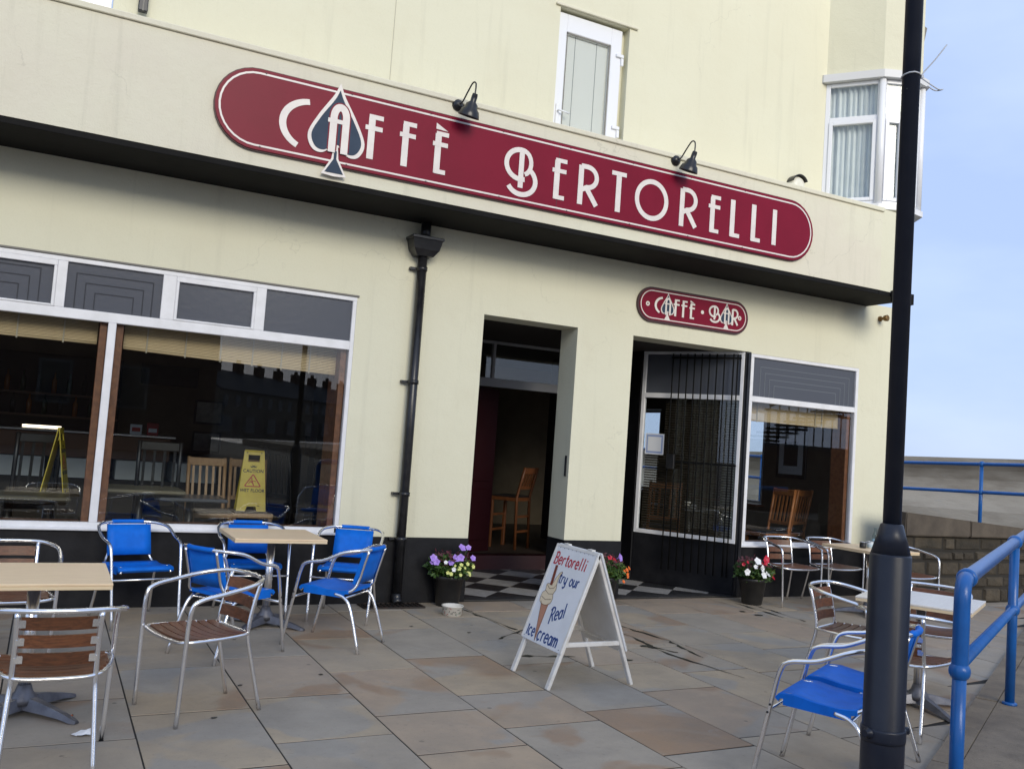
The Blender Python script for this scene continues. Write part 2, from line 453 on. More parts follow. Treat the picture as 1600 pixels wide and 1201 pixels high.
class MB:
    def __init__(s):
        s.bm = bmesh.new(); s.xf = None
    def v(s, p):
        p = Vector(p)
        if s.xf is not None: p = s.xf @ p
        return s.bm.verts.new(p)
    def face(s, pts, smooth=False):
        try:
            f = s.bm.faces.new([s.v(p) for p in pts]); f.smooth = smooth
            return f
        except Exception:
            return None
    def box(s, x0, x1, y0, y1, z0, z1, bevel=0):
        c = [(x0, y0, z0), (x1, y0, z0), (x1, y1, z0), (x0, y1, z0), (x0, y0, z1), (x1, y0, z1), (x1, y1, z1), (x0, y1, z1)]
        vs = [s.v(p) for p in c]
        fs = [s.bm.faces.new([vs[i] for i in q]) for q in ((0, 3, 2, 1), (4, 5, 6, 7), (0, 1, 5, 4), (1, 2, 6, 5), (2, 3, 7, 6), (3, 0, 4, 7))]
        if bevel:
            es = list({e for f in fs for e in f.edges})
            bmesh.ops.bevel(s.bm, geom=es, offset=bevel, segments=1, affect='EDGES')
        return s
    def tube(s, pts, r, seg=8, closed=False, cap=True, flat=1.0):
        pts = [Vector(p) for p in pts]
        L = len(pts)
        rr = r if isinstance(r, (list, tuple)) else [r]*L
        T = []
        for i in range(L):
            if closed: t = pts[(i+1) % L]-pts[i-1]
            else: t = pts[min(i+1, L-1)]-pts[max(i-1, 0)]
            T.append(t.normalized() if t.length > 1e-9 else Vector((0, 0, 1)))
        u = T[0].orthogonal().normalized()
        rings = []
        for i in range(L):
            u = (u-T[i]*u.dot(T[i])).normalized()
            w = T[i].cross(u)
            rings.append([s.v(pts[i]+(u*math.cos(2*math.pi*k/seg)+w*math.sin(2*math.pi*k/seg)*flat)*rr[i]) for k in range(seg)])
        for i in range(L if closed else L-1):
            a, b = rings[i], rings[(i+1) % L]
            off = 0
            if closed and i == L-1:
                off = min(range(seg), key=lambda o: (a[0].co-b[o].co).length)
            for k in range(seg):
                f = s.bm.faces.new((a[k], a[(k+1) % seg], b[(k+1+off) % seg], b[(k+off) % seg])); f.smooth = True
        if cap and not closed:
            s.bm.faces.new(list(reversed(rings[0]))); s.bm.faces.new(rings[-1])
        return s
    def lathe(s, prof, c=(0, 0, 0), seg=16, smooth=True, cap=True):
        c = Vector(c)
        rings = [[s.v(c+Vector((r*math.cos(2*math.pi*k/seg), r*math.sin(2*math.pi*k/seg), z))) for k in range(seg)] for r, z in prof]
        for a, b in zip(rings, rings[1:]):
            for k in range(seg):
                f = s.bm.faces.new((a[k], a[(k+1) % seg], b[(k+1) % seg], b[k])); f.smooth = smooth
        if cap:
            s.bm.faces.new(list(reversed(rings[0]))); s.bm.faces.new(rings[-1])
        return s
    def prism(s, poly, z0, z1):
        """plan polygon extruded up"""
        a = [s.v((x, y, z0)) for x, y in poly]; b = [s.v((x, y, z1)) for x, y in poly]
        n = len(poly)
        s.bm.faces.new(list(reversed(a))); s.bm.faces.new(b)
        for i in range(n):
            s.bm.faces.new((a[i], a[(i+1) % n], b[(i+1) % n], b[i]))
        return s
    def plate(s, poly, d):
        """polygon in local x,y given thickness d along local z (front face at z=d)"""
        return s.prism(poly, 0, d)
    def stroke(s, pts, w, d=.004):
        """flat ribbon in local x,y of width w and thickness d"""
        pts = [Vector((p[0], p[1])) for p in pts]
        L = len(pts)
        closed = (pts[0]-pts[-1]).length < 1e-6 and L > 3
        if not closed and not isinstance(w, (list, tuple)):
            pts = [p for i, p in enumerate(pts) if i == 0 or (p-pts[i-1]).length > 1e-5]; L = len(pts)
        if closed: pts = pts[:-1]; L -= 1
        ww = w if isinstance(w, (list, tuple)) else [w]*L
        Ls, Rs = [], []
        for i in range(L):
            if closed: a, b = pts[i]-pts[i-1], pts[(i+1) % L]-pts[i]
            else:
                a = pts[i]-pts[i-1] if i else pts[1]-pts[0]
                b = pts[i+1]-pts[i] if i < L-1 else a
            a = a.normalized(); b = b.normalized()
            t = (a+b)
            t = t.normalized() if t.length > 1e-6 else a
            nn = Vector((-t.y, t.x))
            k = ww[min(i, len(ww)-1)]/2/max(.5, nn.dot(Vector((-b.y, b.x))))
            Ls.append(pts[i]+nn*k); Rs.append(pts[i]-nn*k)
        def V(p, z): return s.v((p.x, p.y, z))
        lt = [V(p, d) for p in Ls]; rtp = [V(p, d) for p in Rs]
        lb = [V(p, 0) for p in Ls]; rb = [V(p, 0) for p in Rs]
        for i in range(L if closed else L-1):
            j = (i+1) % L
            s.bm.faces.new((rtp[i], rtp[j], lt[j], lt[i]))
            s.bm.faces.new((lt[i], lt[j], lb[j], lb[i]))
            s.bm.faces.new((rb[i], rb[j], rtp[j], rtp[i]))
        if not closed:
            s.bm.faces.new((rb[0], rtp[0], lt[0], lb[0])); s.bm.faces.new((lb[-1], lt[-1], rtp[-1], rb[-1]))
        return s
    def mesh(s, name):
        bmesh.ops.recalc_face_normals(s.bm, faces=s.bm.faces[:])
        me = bpy.data.meshes.new(name)
        s.bm.to_mesh(me); s.bm.free()
        return me
    def build(s, name, m, parent=None, loc=None):
        me = s.mesh(name)
        me.materials.append(m)
        return link(name, me, parent, loc)

def link(name, me, parent=None, loc=None):
    o = bpy.data.objects.new(name, me)
    COL.objects.link(o)
    if parent: o.parent = parent
    if loc: o.location = loc
    return o

def tag(o, label=None, cat=None, group=None, kind=None):
    if label: o['label'] = label
    if cat: o['category'] = cat
    if group: o['group'] = group
    if kind: o['kind'] = kind
    return o

def thing(name, label, cat, loc=(0, 0, 0), rz=0, group=None):
    o = bpy.data.objects.new(name, None)
    o.empty_display_size = .1
    COL.objects.link(o)
    o.location = loc
    o.rotation_euler = (0, 0, rz)
    return tag(o, label, cat, group)

def copy_tree(o, parent=None):
    c = o.copy()
    COL.objects.link(c)
    if parent: c.parent = parent
    for ch in list(o.children):
        copy_tree(ch, c)
    return c

def place(o, loc, deg, label):
    o.location = loc
    o.rotation_euler = (0, 0, R(deg))
    o['label'] = label
    return o

def arc(cx, cy, rx, ry, a0, a1, n=16):
    return [(cx+rx*math.cos(R(a0+(a1-a0)*i/n)), cy+ry*math.sin(R(a0+(a1-a0)*i/n))) for i in range(n+1)]

def basis(o, xdir, ydir):
    """matrix with local x,y along xdir,ydir and z = x cross y"""
    x = Vector(xdir).normalized(); y = Vector(ydir).normalized(); z = x.cross(y)
    return Matrix(((x.x, y.x, z.x, o[0]), (x.y, y.y, z.y, o[1]), (x.z, y.z, z.z, o[2]), (0, 0, 0, 1)))
# ------------------------------------------------------------------ ground
g = MB(); g.face([(-400, -600, -.06), (15.2, -600, -.06), (15.2, 600, -.06), (-400, 600, -.06)])
tag(g.build('road', ASPH), kind='structure')
g = MB(); g.face([(21, -3000, -3), (3000, -3000, -3), (3000, 3000, -3), (21, 3000, -3)])
tag(g.build('sea', mat('sea_water', (.03, .06, .08), .12, bump=.5, bscale=1.5, bdist=.1)), kind='structure')

# the kerb line runs from KA towards KB; paving on its left, concrete on its right
KA, KB = Vector((4.433, -4.913)), Vector((9.498, -2.117))
KD = (KB-KA).normalized()
KN = Vector((KD.y, -KD.x))              # towards the concrete side
def kline(x): return KA.y+(x-KA.x)*KD.y/KD.x

pav = tag(bpy.data.objects.new('pavement', None), kind='structure'); COL.objects.link(pav)
g = MB(); g.face([(-6, -9, -.0035), (15, -9, -.0035), (15, 2.4, -.0035), (-6, 2.4, -.0035)])
g.build('joint_bed', JOINT, pav)

xs = [-.095+.637*k for k in range(-5, 26)]
given = {0: [-1.73, -2.66, -3.38, -4.2], 1: [-1.12, -2.04, -3.01, -3.93, -4.7], 2: [-.95, -1.87, -2.84, -3.63, -4.4],
         3: [-.42, -1.38, -2.35, -3.32, -3.98, -4.8], 4: [-.35, -1.11, -2.09, -3.04, -3.70, -4.5], 5: [-.72, -1.62, -2.40, -3.53, -4.33, -5.0],
         6: [-.5, -1.34, -2.53, -3.23, -4.2]}
rs = random.Random(5)
for k in range(len(xs)-1):
    x0, x1 = xs[k]+.0045, xs[k+1]-.0045
    ci = k-5
    ys = list(given.get(ci, []))
    if not ys:
        y = -rs.uniform(.25, .9)
        while y > -6.5:
            ys.append(y); y -= rs.choice((.62, .75, .9, 1.0, 1.1))
    while ys[-1] > -6.5: ys.append(ys[-1]-rs.uniform(.6, 1.0))
    ys = [.0]+ys
    for a, b in zip(ys, ys[1:]):
        ya, yb = a-.0085, b+.0085
        # clip the slab at the kerb line
        def lim(x): return max(yb, kline(x)+.004)
        y0, y1 = lim(x0), lim(x1)
        if y0 > ya-.02 and y1 > ya-.02: continue
        poly = [(x0, min(y0, ya-.001)), (x1, min(y1, ya-.001)), (x1, ya), (x0, ya)]
        if x0 > 10.2 and ya > -.66: pass
        m = MB(); c = ((x0+x1)/2, (ya+yb)/2)
        dz = rs.uniform(-.001, .001); tx, ty = rs.uniform(-.001, .001), rs.uniform(-.001, .001)
        top = [m.v((x-c[0]+rs.uniform(-.001, .001), y-c[1]+rs.uniform(-.001, .001), dz+tx*(x-c[0])+ty*(y-c[1]))) for x, y in poly]
        bot = [m.v((x-c[0], y-c[1], -.03)) for x, y in poly]
        tf = m.bm.faces.new(top)
        for i in range(4): m.bm.faces.new((top[i], top[(i+1) % 4], bot[(i+1) % 4], bot[i]))
        bmesh.ops.bevel(m.bm, geom=list(tf.edges), offset=.0015, segments=1, affect='EDGES')
        m.build('paving_slab', SLAB, pav, (c[0], c[1], 0))

# concrete strip beside the paving with its kerb edge
g = MB()
a, b = KA-KD*9, KB+KD*7.2
w = KN*6
g.prism([tuple(a+KN*.14), tuple(a+w), tuple(b+w), tuple(b+KN*.14)], -.08, .018)
tag(g.build('concrete_path', CONC), kind='structure')
kerb = tag(bpy.data.objects.new('kerb', None), kind='structure'); COL.objects.link(kerb)
t = -9.0
while t < (KB-KA).length+7:
    g = MB(); L = .91
    p = KA+KD*t
    q = [p+KD*.004, p+KD*.004+KN*.135, p+KD*(L-.004)+KN*.135, p+KD*(L-.004)]
    g.prism([tuple(v-p) for v in reversed(q)], -.08, .024+rs.uniform(-.003, .003))
    g.build('kerb_stone', CONC, kerb, (p.x, p.y, 0))
    t += L

# moss and dirt lines in the joints
def wiggle(pts, n, amp, seed):
    r = random.Random(seed); o = []
    for a, b in zip(pts, pts[1:]):
        for i in range(n):
            t = i/n
            o.append((a[0]+(b[0]-a[0])*t+r.uniform(-amp, amp), a[1]+(b[1]-a[1])*t+r.uniform(-amp, amp)))
    o.append(pts[-1])
    return o
MOSS = mat('damp_dirt', (.016, .016, .012), .5, col2=(.03, .032, .018), scale=20)
m = MB(); m.xf = Matrix.Translation((0, 0, .0045))
for pts, ww, sd_ in (([(4.85, -1.15), (4.95, -1.9), (4.85, -2.5)], .022, 1), ([(4.62, -1.2), (4.7, -1.75), (4.62, -2.35), (4.75, -3.1)], .024, 2),
                     ([(7.05, -.35), (7.0, -1.15)], .03, 3), ([(7.2, -.5), (7.1, -1.35)], .02, 4), ([(4.62, -2.05), (4.75, -2.3)], .05, 8),
                     ([(3.66, -.35), (3.78, -1.3)], .02, 5), ([(3.44, -1.62), (3.86, -1.3)], .02, 6), ([(3.32, -2.15), (3.78, -2.28)], .05, 7)):
    wp = wiggle(pts, 9, .014, sd_)
    rr = random.Random(sd_)
    m.stroke(wp, [max(.002, ww*rr.choice((.15, .4, .8, 1.3))*min(1, 4*math.sin(math.pi*(i+.1)/len(wp)))) for i, _ in enumerate(wp)], .0008)
for x, y, r_ in ((4.15, -2.45, .05), (4.62, -2.05, .07), (6.8, -1.0, .06), (3.3, -1.35, .02), (2.9, -1.05, .02), (1.2, -2.55, .02), (6.75, -.8, .05), (1.75, -2.4, .02), (.95, -3.15, .022)):
    rr = random.Random(int(x*100))
    m.prism([(x+r_*rr.uniform(.4, 1.2)*math.cos(k*.7), y+r_*rr.uniform(.3, .8)*math.sin(k*.7)) for k in range(9)], 0, .001)
tag(m.build('damp_dirt', MOSS), kind='stuff')

# porch floor: border strip and diagonal black and white tiles
por = tag(bpy.data.objects.new('porch_floor', None), kind='structure'); COL.objects.link(por)
PX0, PX1, PY0, PY1 = 3.85, 7.37, .0, 2.05
g = MB(); g.box(PX0, PX1, .004, PY1, -.02, .008)
g.build('tile_bed', MORTAR, por)
x = PX0
while x < PX1-.05:
    g = MB(); x1 = min(x+.30, PX1)
    g.box(.002, x1-x-.002, .008, .15, .006, .016)
    g.build('border_tile', TILEE, por, (x, 0, 0)); x += .30
TS = .41
def clip(poly, fn):
    o = []
    for i in range(len(poly)):
        a, b = poly[i], poly[(i+1) % len(poly)]
        fa, fb = fn(a), fn(b)
        if fa >= 0: o.append(a)
        if (fa >= 0) != (fb >= 0):
            t = fa/(fa-fb); o.append((a[0]+(b[0]-a[0])*t, a[1]+(b[1]-a[1])*t))
    return o
h = TS/math.sqrt(2)
for i in range(-2, 14):
    for j in range(-2, 16):
        cx, cy = 3.875+i*2*h+(h if j % 2 else 0), .155+j*h
        poly = [(cx-h+.002, cy), (cx, cy-h+.002), (cx+h-.002, cy), (cx, cy+h-.002)]
        for fn in (lambda p: p[0]-PX0-.01, lambda p: PX1-.01-p[0], lambda p: p[1]-.155, lambda p: PY1-p[1]):
            poly = clip(poly, fn)
            if len(poly) < 3: break
        if len(poly) < 3: continue
        g = MB(); g.prism([(p[0]-cx, p[1]-cy) for p in poly], .006, .016)
        g.build('floor_tile', TILEW if j % 2 else TILEB, por, (cx, cy, 0))

# ------------------------------------------------------------------ the cafe building
B = thing('cafe_building', 'cream rendered corner building with black base and maroon fascia sign', 'building')
def wall_grid(mb, x0, x1, z0, z1, y, holes=(), depth=.2):
    xs = sorted({x0, x1, *[min(max(v, x0), x1) for h in holes for v in h[:2]]})
    zs = sorted({z0, z1, *[min(max(v, z0), z1) for h in holes for v in h[2:4]]})
    for a, b in zip(xs, xs[1:]):
        for c, d in zip(zs, zs[1:]):
            mx_, mz_ = (a+b)/2, (c+d)/2
            if any(h[0] < mx_ < h[1] and h[2] < mz_ < h[3] for h in holes): continue
            mb.face([(a, y, c), (b, y, c), (b, y, d), (a, y, d)])
    for h in holes:
        a, b, c, d = h[:4]; dp = h[4] if len(h) > 4 else depth
        c = max(c, z0); d = min(d, z1)
        mb.face([(a, y, c), (a, y+dp, c), (a, y+dp, d), (a, y, d)])
        mb.face([(b, y, c), (b, y, d), (b, y+dp, d), (b, y+dp, c)])
        if d < z1: mb.face([(a, y, d), (a, y+dp, d), (b, y+dp, d), (b, y, d)])
        if c > z0: mb.face([(a, y, c), (b, y, c), (b, y+dp, c), (a, y+dp, c)])

WX0, WX1 = -6.0, 9.92
WLX0, WLX1, WLZ0, WLZ1 = -4.6, 2.511, .655, 2.887
WRX0, WRX1, WRZ0, WRZ1 = 7.34, 9.20, .60, 2.885
m = MB()
wall_grid(m, WX0, WX1, .63, 3.745, 0, [(WLX0, WLX1, .63, WLZ1, .14), (3.85, 4.968, 0, 2.897, .35), (5.688, 7.34, 0, 2.897, .35), (7.34, WRX1, .63, WRZ1, .12)])
m.xf = Matrix.Translation((WX1, 0, 0)) @ Matrix.Rotation(R(90), 4, 'Z'); wall_grid(m, 0, 9, 0, 3.745, 0, [(2.36, 2.82, .95, 2.42, .068), (5.05, 5.8, .95, 2.42, .068)])
m.build('ground_floor_wall', CREAM, B)
m = MB(); m.box(4.972, 5.684, .33, .352, .63, 2.895)
m.build('pier_back', CREAM, B)
# black dado, a little proud of the render
for a, b, top in ((WX0, WLX0, .63), (WLX0, WLX1, .652), (WLX1, 3.852, .63), (7.34, 9.21, .597), (9.21, WX1+.01, .63)):
    m = MB(); m.box(a, b, -.014, .10, 0, top); m.build('dado', BLACKP, B)
m = MB(); m.box(4.966, 5.69, -.014, .36, .016, .63); m.build('dado', BLACKP, B)

# canopy over the pavement
CY = -.70
m = MB()
m.box(WX0, 8.71, CY, .0, 3.752, 4.70)
m.build('fascia', CREAM2, B)
m = MB(); m.box(WX0, 8.72, CY-.022, -.002, 4.702, 4.752, .006)
m.build('coping', CREAM2, B)
m = MB(); m.box(WX0, 8.70, CY+.004, -.001, 3.70, 3.749, .004)
m.build('soffit', SOFFIT, B)
m = MB(); m.prism([(8.90, CY-.025), (9.27, CY-.03), (9.33, -.45), (9.33, -.40), (9.285, -.41), (9.22, CY+.0), (8.90, CY+.0)], 3.64, 3.77)
m.build('canopy_end', SOFFIT, B)

# upper wall
UDX0, UDX1, UDZ = 4.487, 5.385, 6.325
m = MB()
wall_grid(m, WX0, 8.40, 3.75, 10.5, 0, [(UDX0, UDX1, 4.74, UDZ, .13), (-1.1, .165, 5.0, 6.4, .12)])
m.build('upper_wall', CREAM, B)
m = MB()
for a, b in ((UDX0-.06, UDX1+.10),):
    m.box(a, b, -.028, -.001, UDZ+.002, UDZ+.03, .005)
m.build('door_drip', CREAM2, B)
m = MB(); m.box(2.648, 2.655, -.003, .004, 4.76, 8); m.build('expansion_joint', JOINTW, B)

# corner tower with the bay window
def tower(off):
    pts = [(8.39, .0), (8.80, -.53), (9.10, -.66), (9.42, -.60), (9.56, -.36), (9.58, 2.2), (8.39, 2.2)]
    o = []
    n = len(pts)
    for i, p in enumerate(pts):
        a, b = Vector(pts[i-1]), Vector(pts[(i+1) % n]); p = Vector(p)
        d1, d2 = (p-a).normalized(), (b-p).normalized()
        n1, n2 = Vector((d1.y, -d1.x)), Vector((d2.y, -d2.x))
        nn = (n1+n2).normalized()
        o.append(tuple(p+nn*off/max(.4, nn.dot(n1))))
    return o
BZ0, BZ1 = 4.85, 6.43
m = MB()
m.prism([(8.712, CY+.004), (9.22, CY+.03), (9.29, -.4), (9.29, 2.2), (8.712, 2.2)], 3.752, 4.74)
m.build('tower_base', CREAM, B)
m = MB(); m.prism([(8.706, CY+.006), (9.21, CY+.034), (9.28, -.4), (9.28, -.002), (8.706, -.002)], 3.702, 3.7505); m.build('tower_soffit', SOFFIT, B)
m = MB(); m.prism(tower(0), 6.53, 10.4); m.build('tower_wall', CREAM, B)
m = MB(); m.prism(tower(-.03), 4.74, BZ0-.07); m.build('bay_apron', CREAM, B)
m = MB(); m.prism(tower(.075), BZ1+.002, 6.528); m.build('bay_head', GREYW, B)
m = MB(); m.prism(tower(.06), BZ0-.07, BZ0-.002); m.build('bay_sill', WHITE, B)
# sloping corbels on the seaward side, seen end-on
for z in (4.34, 6.05, 7.02):
    m = MB()
    m.xf = basis((9.30 if z < 5 else 9.56, .1, z), (1, 0, 0), (0, 0, 1))
    k = .0 if z > 5 else .05
    m.plate([(0, 0), (.07, .02), (.15, .36), (0, .40)], .5)
    m.build('corbel', LEADM, B)

def bay_face(a, b, transom, name='bay_window', half=False):
    """one glazed face of the bay from plan point a to b"""
    a = Vector((*a, 0)); b = Vector((*b, 0)); u = (b-a); L = u.length; u.normalize()
    M_ = basis((a.x, a.y, BZ0), u, (0, 0, 1)); H = BZ1-BZ0
    def bar(mb, x0, x1, y0, y1, d0=-.05, d1=.0):
        mb.box(x0, x1, y0, y1, d0, d1, .006)
    f = MB(); f.xf = M_
    bar(f, 0, .055, 0, H); bar(f, L-.055, L, 0, H); bar(f, .055, L-.055, H-.05, H); bar(f, .055, L-.055, 0, .05); bar(f, .055, L-.055, H*transom-.03, H*transom+.03)
    fr = f.build(name, UPVC, B)
    s = MB(); s.xf = M_
    z0, z1 = .05, H*transom-.03
    for q in ((.055, .10, z0, z1), (L-.10, L-.055, z0, z1), (.10, L-.10, z0, z0+.045), (.10, L-.10, z1-.045, z1)):
        bar(s, *q, -.04, .014)
    s.build('sash', UPVC, fr)
    for z0, z1, x in ((.09, H*transom-.07, .10), (H*transom+.03, H-.05, .055)):
        p = MB(); p.xf = M_; p.box(x, L-x, z0, z1, -.034, -.026); p.build('pane', GLASS, fr)
    c = MB(); c.xf = M_
    n = 46
    zs_ = (.01, H*.4, H-.01)
    rows = []
    for z in zs_:
        rows.append([c.v((.02+(L-.04)*i/n, z, -.10+.022*math.sin(i*1.35+z*.5)+.014*math.sin(i*.61+z))) for i in range(n+1)])
    for r0, r1 in zip(rows, rows[1:]):
        for i in range(n):
            q = c.bm.faces.new((r0[i], r0[i+1], r1[i+1], r1[i])); q.smooth = True
    c.build('curtain', CURT, fr)
tp = tower(0)
for i in range(5):
    bay_face(tp[i], tp[i+1], .70)
m = MB()
for p in tp[1:5]:
    m.xf = Matrix.Translation((p[0], p[1], 0)); m.lathe([(.045, BZ0), (.045, BZ1)], seg=8)
m.build('bay_mullion', UPVC, B)
m = MB(); m.prism([(8.7, .35), (9.1, .05), (9.3, .2), (9.35, 2.1), (8.6, 2.1)], BZ0-.05, BZ1); m.build('bay_interior', INWALL, B)

# upper floor glazed door
ud = MB(); y = .05
fx0, fx1, fz0, fz1 = UDX0+.01, UDX1-.06, 4.40, UDZ-.03
ud.box(fx0, fx0+.115, y, y+.06, 4.745, fz1, .006); ud.box(fx1-.14, fx1, y, y+.06, 4.745, fz1, .006); ud.box(fx0+.115, fx1-.14, y, y+.06, fz1-.20, fz1, .006)
ud.box(fx0+.115, fx1-.14, y, y+.06, 4.745, 4.80)
udo = ud.build('upper_door', UPVC, B)
m = MB(); m.box(fx0+.115, fx1-.14, y+.025, y+.031, 4.80, fz1-.20); m.build('pane', GLASS, udo)
m = MB(); m.box(UDX0, UDX1, y+.061, y+.07, 4.745, UDZ); m.build('door_lining', CREAM, udo)
m = MB(); m.box(fx0+.12, fx1-.145, y+.0335, y+.045, 4.80, fz1-.205); m.build('roller_blind', BLINDV, udo)
m = MB()
for fr_ in (.22, .7):
    xx_ = fx0+.115+(fx1-fx0-.255)*fr_; m.box(xx_, xx_+.006, y+.0315, y+.033, 4.80, fz1-.21)
m.build('blind_cord', LEADM, udo)
m = MB(); m.box(fx0+.118, fx0+.128, y-.002, y+.002, 4.8, fz1-.2); m.box(fx1-.165, fx1-.15, y-.002, y+.002, 4.8, fz1-.2); m.box(fx0+.12, fx1-.16, y-.002, y+.002, fz1-.22, fz1-.205); m.build('glazing_gasket', LEADM, udo)
for z in (5.95, 5.13):
    m = MB(); m.box(fx1-.075, fx1+.025, y-.022, y-.0005, z+.03, z+.07, .006); m.box(fx1-.01, fx1+.026, y-.02, y-.0005, z-.06, z+.028, .006); m.build('hinge', UPVC, udo)
m = MB(); m.box(fx0+.035, fx0+.075, y-.014, y-.0005, 5.02, 5.28, .005); hd = m.build('handle', UPVC, udo)
m = MB(); m.tube(fillet([(fx0+.055, y-.014, 5.2), (fx0+.055, y-.05, 5.2), (fx0+.18, y-.05, 5.185)], .02), .010, 6); m.build('lever', UPVC, hd)
# upper left window, only its lower corner in view
m = MB()
for q in ((-1.09, -1.03, 5.01, 6.39), (.095, .155, 5.01, 6.39), (-1.03, .095, 5.01, 5.07), (-1.03, .095, 6.33, 6.39), (-.5, -.44, 5.07, 6.33)):
    m.box(q[0], q[1], .03, .09, q[2], q[3], .005)
uw = m.build('upper_window', UPVC, B)
m = MB(); m.box(-1.03, .095, .055, .061, 5.07, 6.33); m.build('pane', GLASS, uw)
m = MB(); m.box(-1.09, .155, .10, .12, 5.0, 6.4); m.build('net_curtain', CURT, uw)

mat_etch = mat('dark_etched_line', (.055, .057, .066), .9, spec=.1)
mat_etch2 = mat('pale_etched_line', (.16, .18, .20), .8, spec=.2)
# ---- shop window left of the drainpipe
def frame_bars(rects, y0, y1, m_, name, parent, bev=.004):
    q = MB()
    for a, b, c, d in rects: q.box(a, b, y0, y1, c, d, bev)
    return q.build(name, m_, parent)
wl = frame_bars([(WLX0, WLX1, 2.845, 2.885), (2.47, 2.509, .70, 2.845), (WLX0, 2.47, .657, .705), (WLX0, 2.47, 2.378, 2.462),
                 (-.045, .03, 2.462, 2.845), (.775, .885, 2.462, 2.845), (1.57, 1.66, 2.462, 2.845), (-.97, -.86, 2.462, 2.845), (.378, .442, .705, 2.378), (-2.02, -1.95, .705, 2.378),
                 (-2.4, -2.3, 2.462, 2.845)], -.006, .06, WHITE, 'shop_window', B)
for q in ([(.885, 1.57, 2.80, 2.845), (.885, .91, 2.462, 2.80), (1.545, 1.57, 2.462, 2.80), (.91, 1.545, 2.462, 2.48)], [(-.86, -.045, 2.80, 2.845), (-.07, -.045, 2.462, 2.80), (-.86, -.83, 2.462, 2.80), (-.83, -.07, 2.462, 2.48)]):
    frame_bars(q, -.012, .03, WHITE, 'casement', wl)
m = MB(); m.box(WLX0, 2.505, -.05, -.006, .640, .662, .005); m.build('sill', WHITE, wl)
m = MB(); m.box(WLX0, WLX1+.015, -.018, -.002, 2.886, 2.903, .003); m.build('head_bead', LEADM, wl)
for a, b in ((-.86, -.07), (.03, .775), (.91, 1.545), (1.66, 2.47), (-2.3, -.97)):
    m = MB(); m.box(a, b, .02, .026, 2.462, 2.845); p = m.build('top_light', GLASSD, wl)
    if a > -.9 and b < 1:
        # etched stepped rectangles
        e = MB(); e.xf = basis(((a+b)/2, .0185, 2.462), (1, 0, 0), (0, 0, 1))
        for k in range(3):
            hw, hh = .30-.075*k, .30-.075*k
            e.stroke([(-hw, .0), (-hw, hh), (hw, hh), (hw, .0)], .009, .0008)
        e.build('etched_line', mat_etch, p)
for a, b in ((-1.95, .378), (.442, 2.47), (-4.6, -2.02)):
    m = MB(); m.box(a, b, .02, .026, .705, 2.378); m.build('pane', GLASS, wl)
for a, b in ((.318, .377), (.443, .505), (2.41, 2.468), (-2.08, -2.021), (-1.949, -1.89)):
    m = MB(); m.box(a, b, .062, .11 if b < 2 else .42, .69, 2.40, .003); m.build('wood_lining', WOODL, wl)
m = MB(); m.box(-1.94, .31, .07, .35, .66, .69); m.box(.51, 2.40, .07, .35, .66, .69); m.build('window_board', WOODL, wl)
# ---- shop window right of the porch
wr = frame_bars([(7.395, WRX1-.002, 2.842, 2.882), (9.15, 9.198, .645, 2.842), (7.395, 9.15, .602, .648), (7.395, 9.15, 2.31, 2.378), (7.395, 7.445, .648, 2.31), (7.395, 7.445, 2.378, 2.842)], -.006, .06, WHITE, 'shop_window', B)
m = MB(); m.box(7.36, 9.20, -.05, -.006, .588, .610, .005); m.build('sill', WHITE, wr)
m = MB(); m.box(7.445, 9.15, .02, .026, 2.378, 2.842); p = m.build('top_light', GLASSD, wr)
e = MB(); e.xf = basis((8.31, .0185, 2.378), (1, 0, 0), (0, 0, 1))
for k in range(4):
    hw, hh = .74-.075*k, .36-.07*k
    e.stroke([(-hw, .0), (-hw, hh), (hw, hh), (hw, .0)], .007, .0008)
e.build('etched_line', mat_etch2, p)
m = MB(); m.box(7.445, 9.15, .02, .026, .648, 2.31); m.build('pane', GLASS, wr)
for a, b in ((9.09, 9.148),):
    m = MB(); m.box(a, b, .062, .30, .64, 2.40, .003); m.build('wood_lining', WOODL, wr)
m = MB(); m.box(7.46, 9.08, .07, .30, .60, .635); m.build('window_board', WOODL, wr)
m = MB(); m.box(7.322, 7.393, -.01, .08, .0, 2.897, .004); m.build('corner_post', BLACKM, B)

# ---- porch: angled window, back screen with the open door, ceiling
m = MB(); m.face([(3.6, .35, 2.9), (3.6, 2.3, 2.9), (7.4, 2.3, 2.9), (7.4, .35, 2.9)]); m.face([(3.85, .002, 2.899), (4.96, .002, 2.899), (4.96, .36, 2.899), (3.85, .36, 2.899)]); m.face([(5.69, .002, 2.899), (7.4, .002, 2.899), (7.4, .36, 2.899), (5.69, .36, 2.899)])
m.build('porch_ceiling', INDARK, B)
A2, B2 = Vector((6.66, 1.15, 0)), Vector((7.318, .02, 0))
U2 = (B2-A2); L2 = U2.length; U2.normalize()
MA = basis((A2.x, A2.y, 0), U2, (0, 0, 1))
def abox(mb, a, b, z0, z1, d0, d1, bev=.003):
    mb.xf = MA; mb.box(a, b, z0, z1, d0, d1, bev)
m = MB(); abox(m, 0, L2, .016, .615, -.05, .0); m.build('stall_riser', BLACKP, B)
m = MB()
for q in ((0, .045, .665, 2.86), (L2-.04, L2, .665, 2.86), (0, L2, .617, .664), (.045, L2-.04, 2.31, 2.37), (.0, L2, 2.86, 2.895)): abox(m, *q, -.05, .01)
aw = m.build('porch_window', WHITE, B)
m = MB(); abox(m, .045, L2-.04, .665, 2.31, -.024, -.018, 0); m.build('pane', GLASS, aw)
m = MB(); abox(m, .045, L2-.04, 2.37, 2.86, -.024, -.018, 0); m.build('top_light', GLASSD, aw)
m = MB(); abox(m, .08, .33, 1.60, 1.86, -.017, -.016, 0); nt_ = m.build('notice', PAPER, aw)
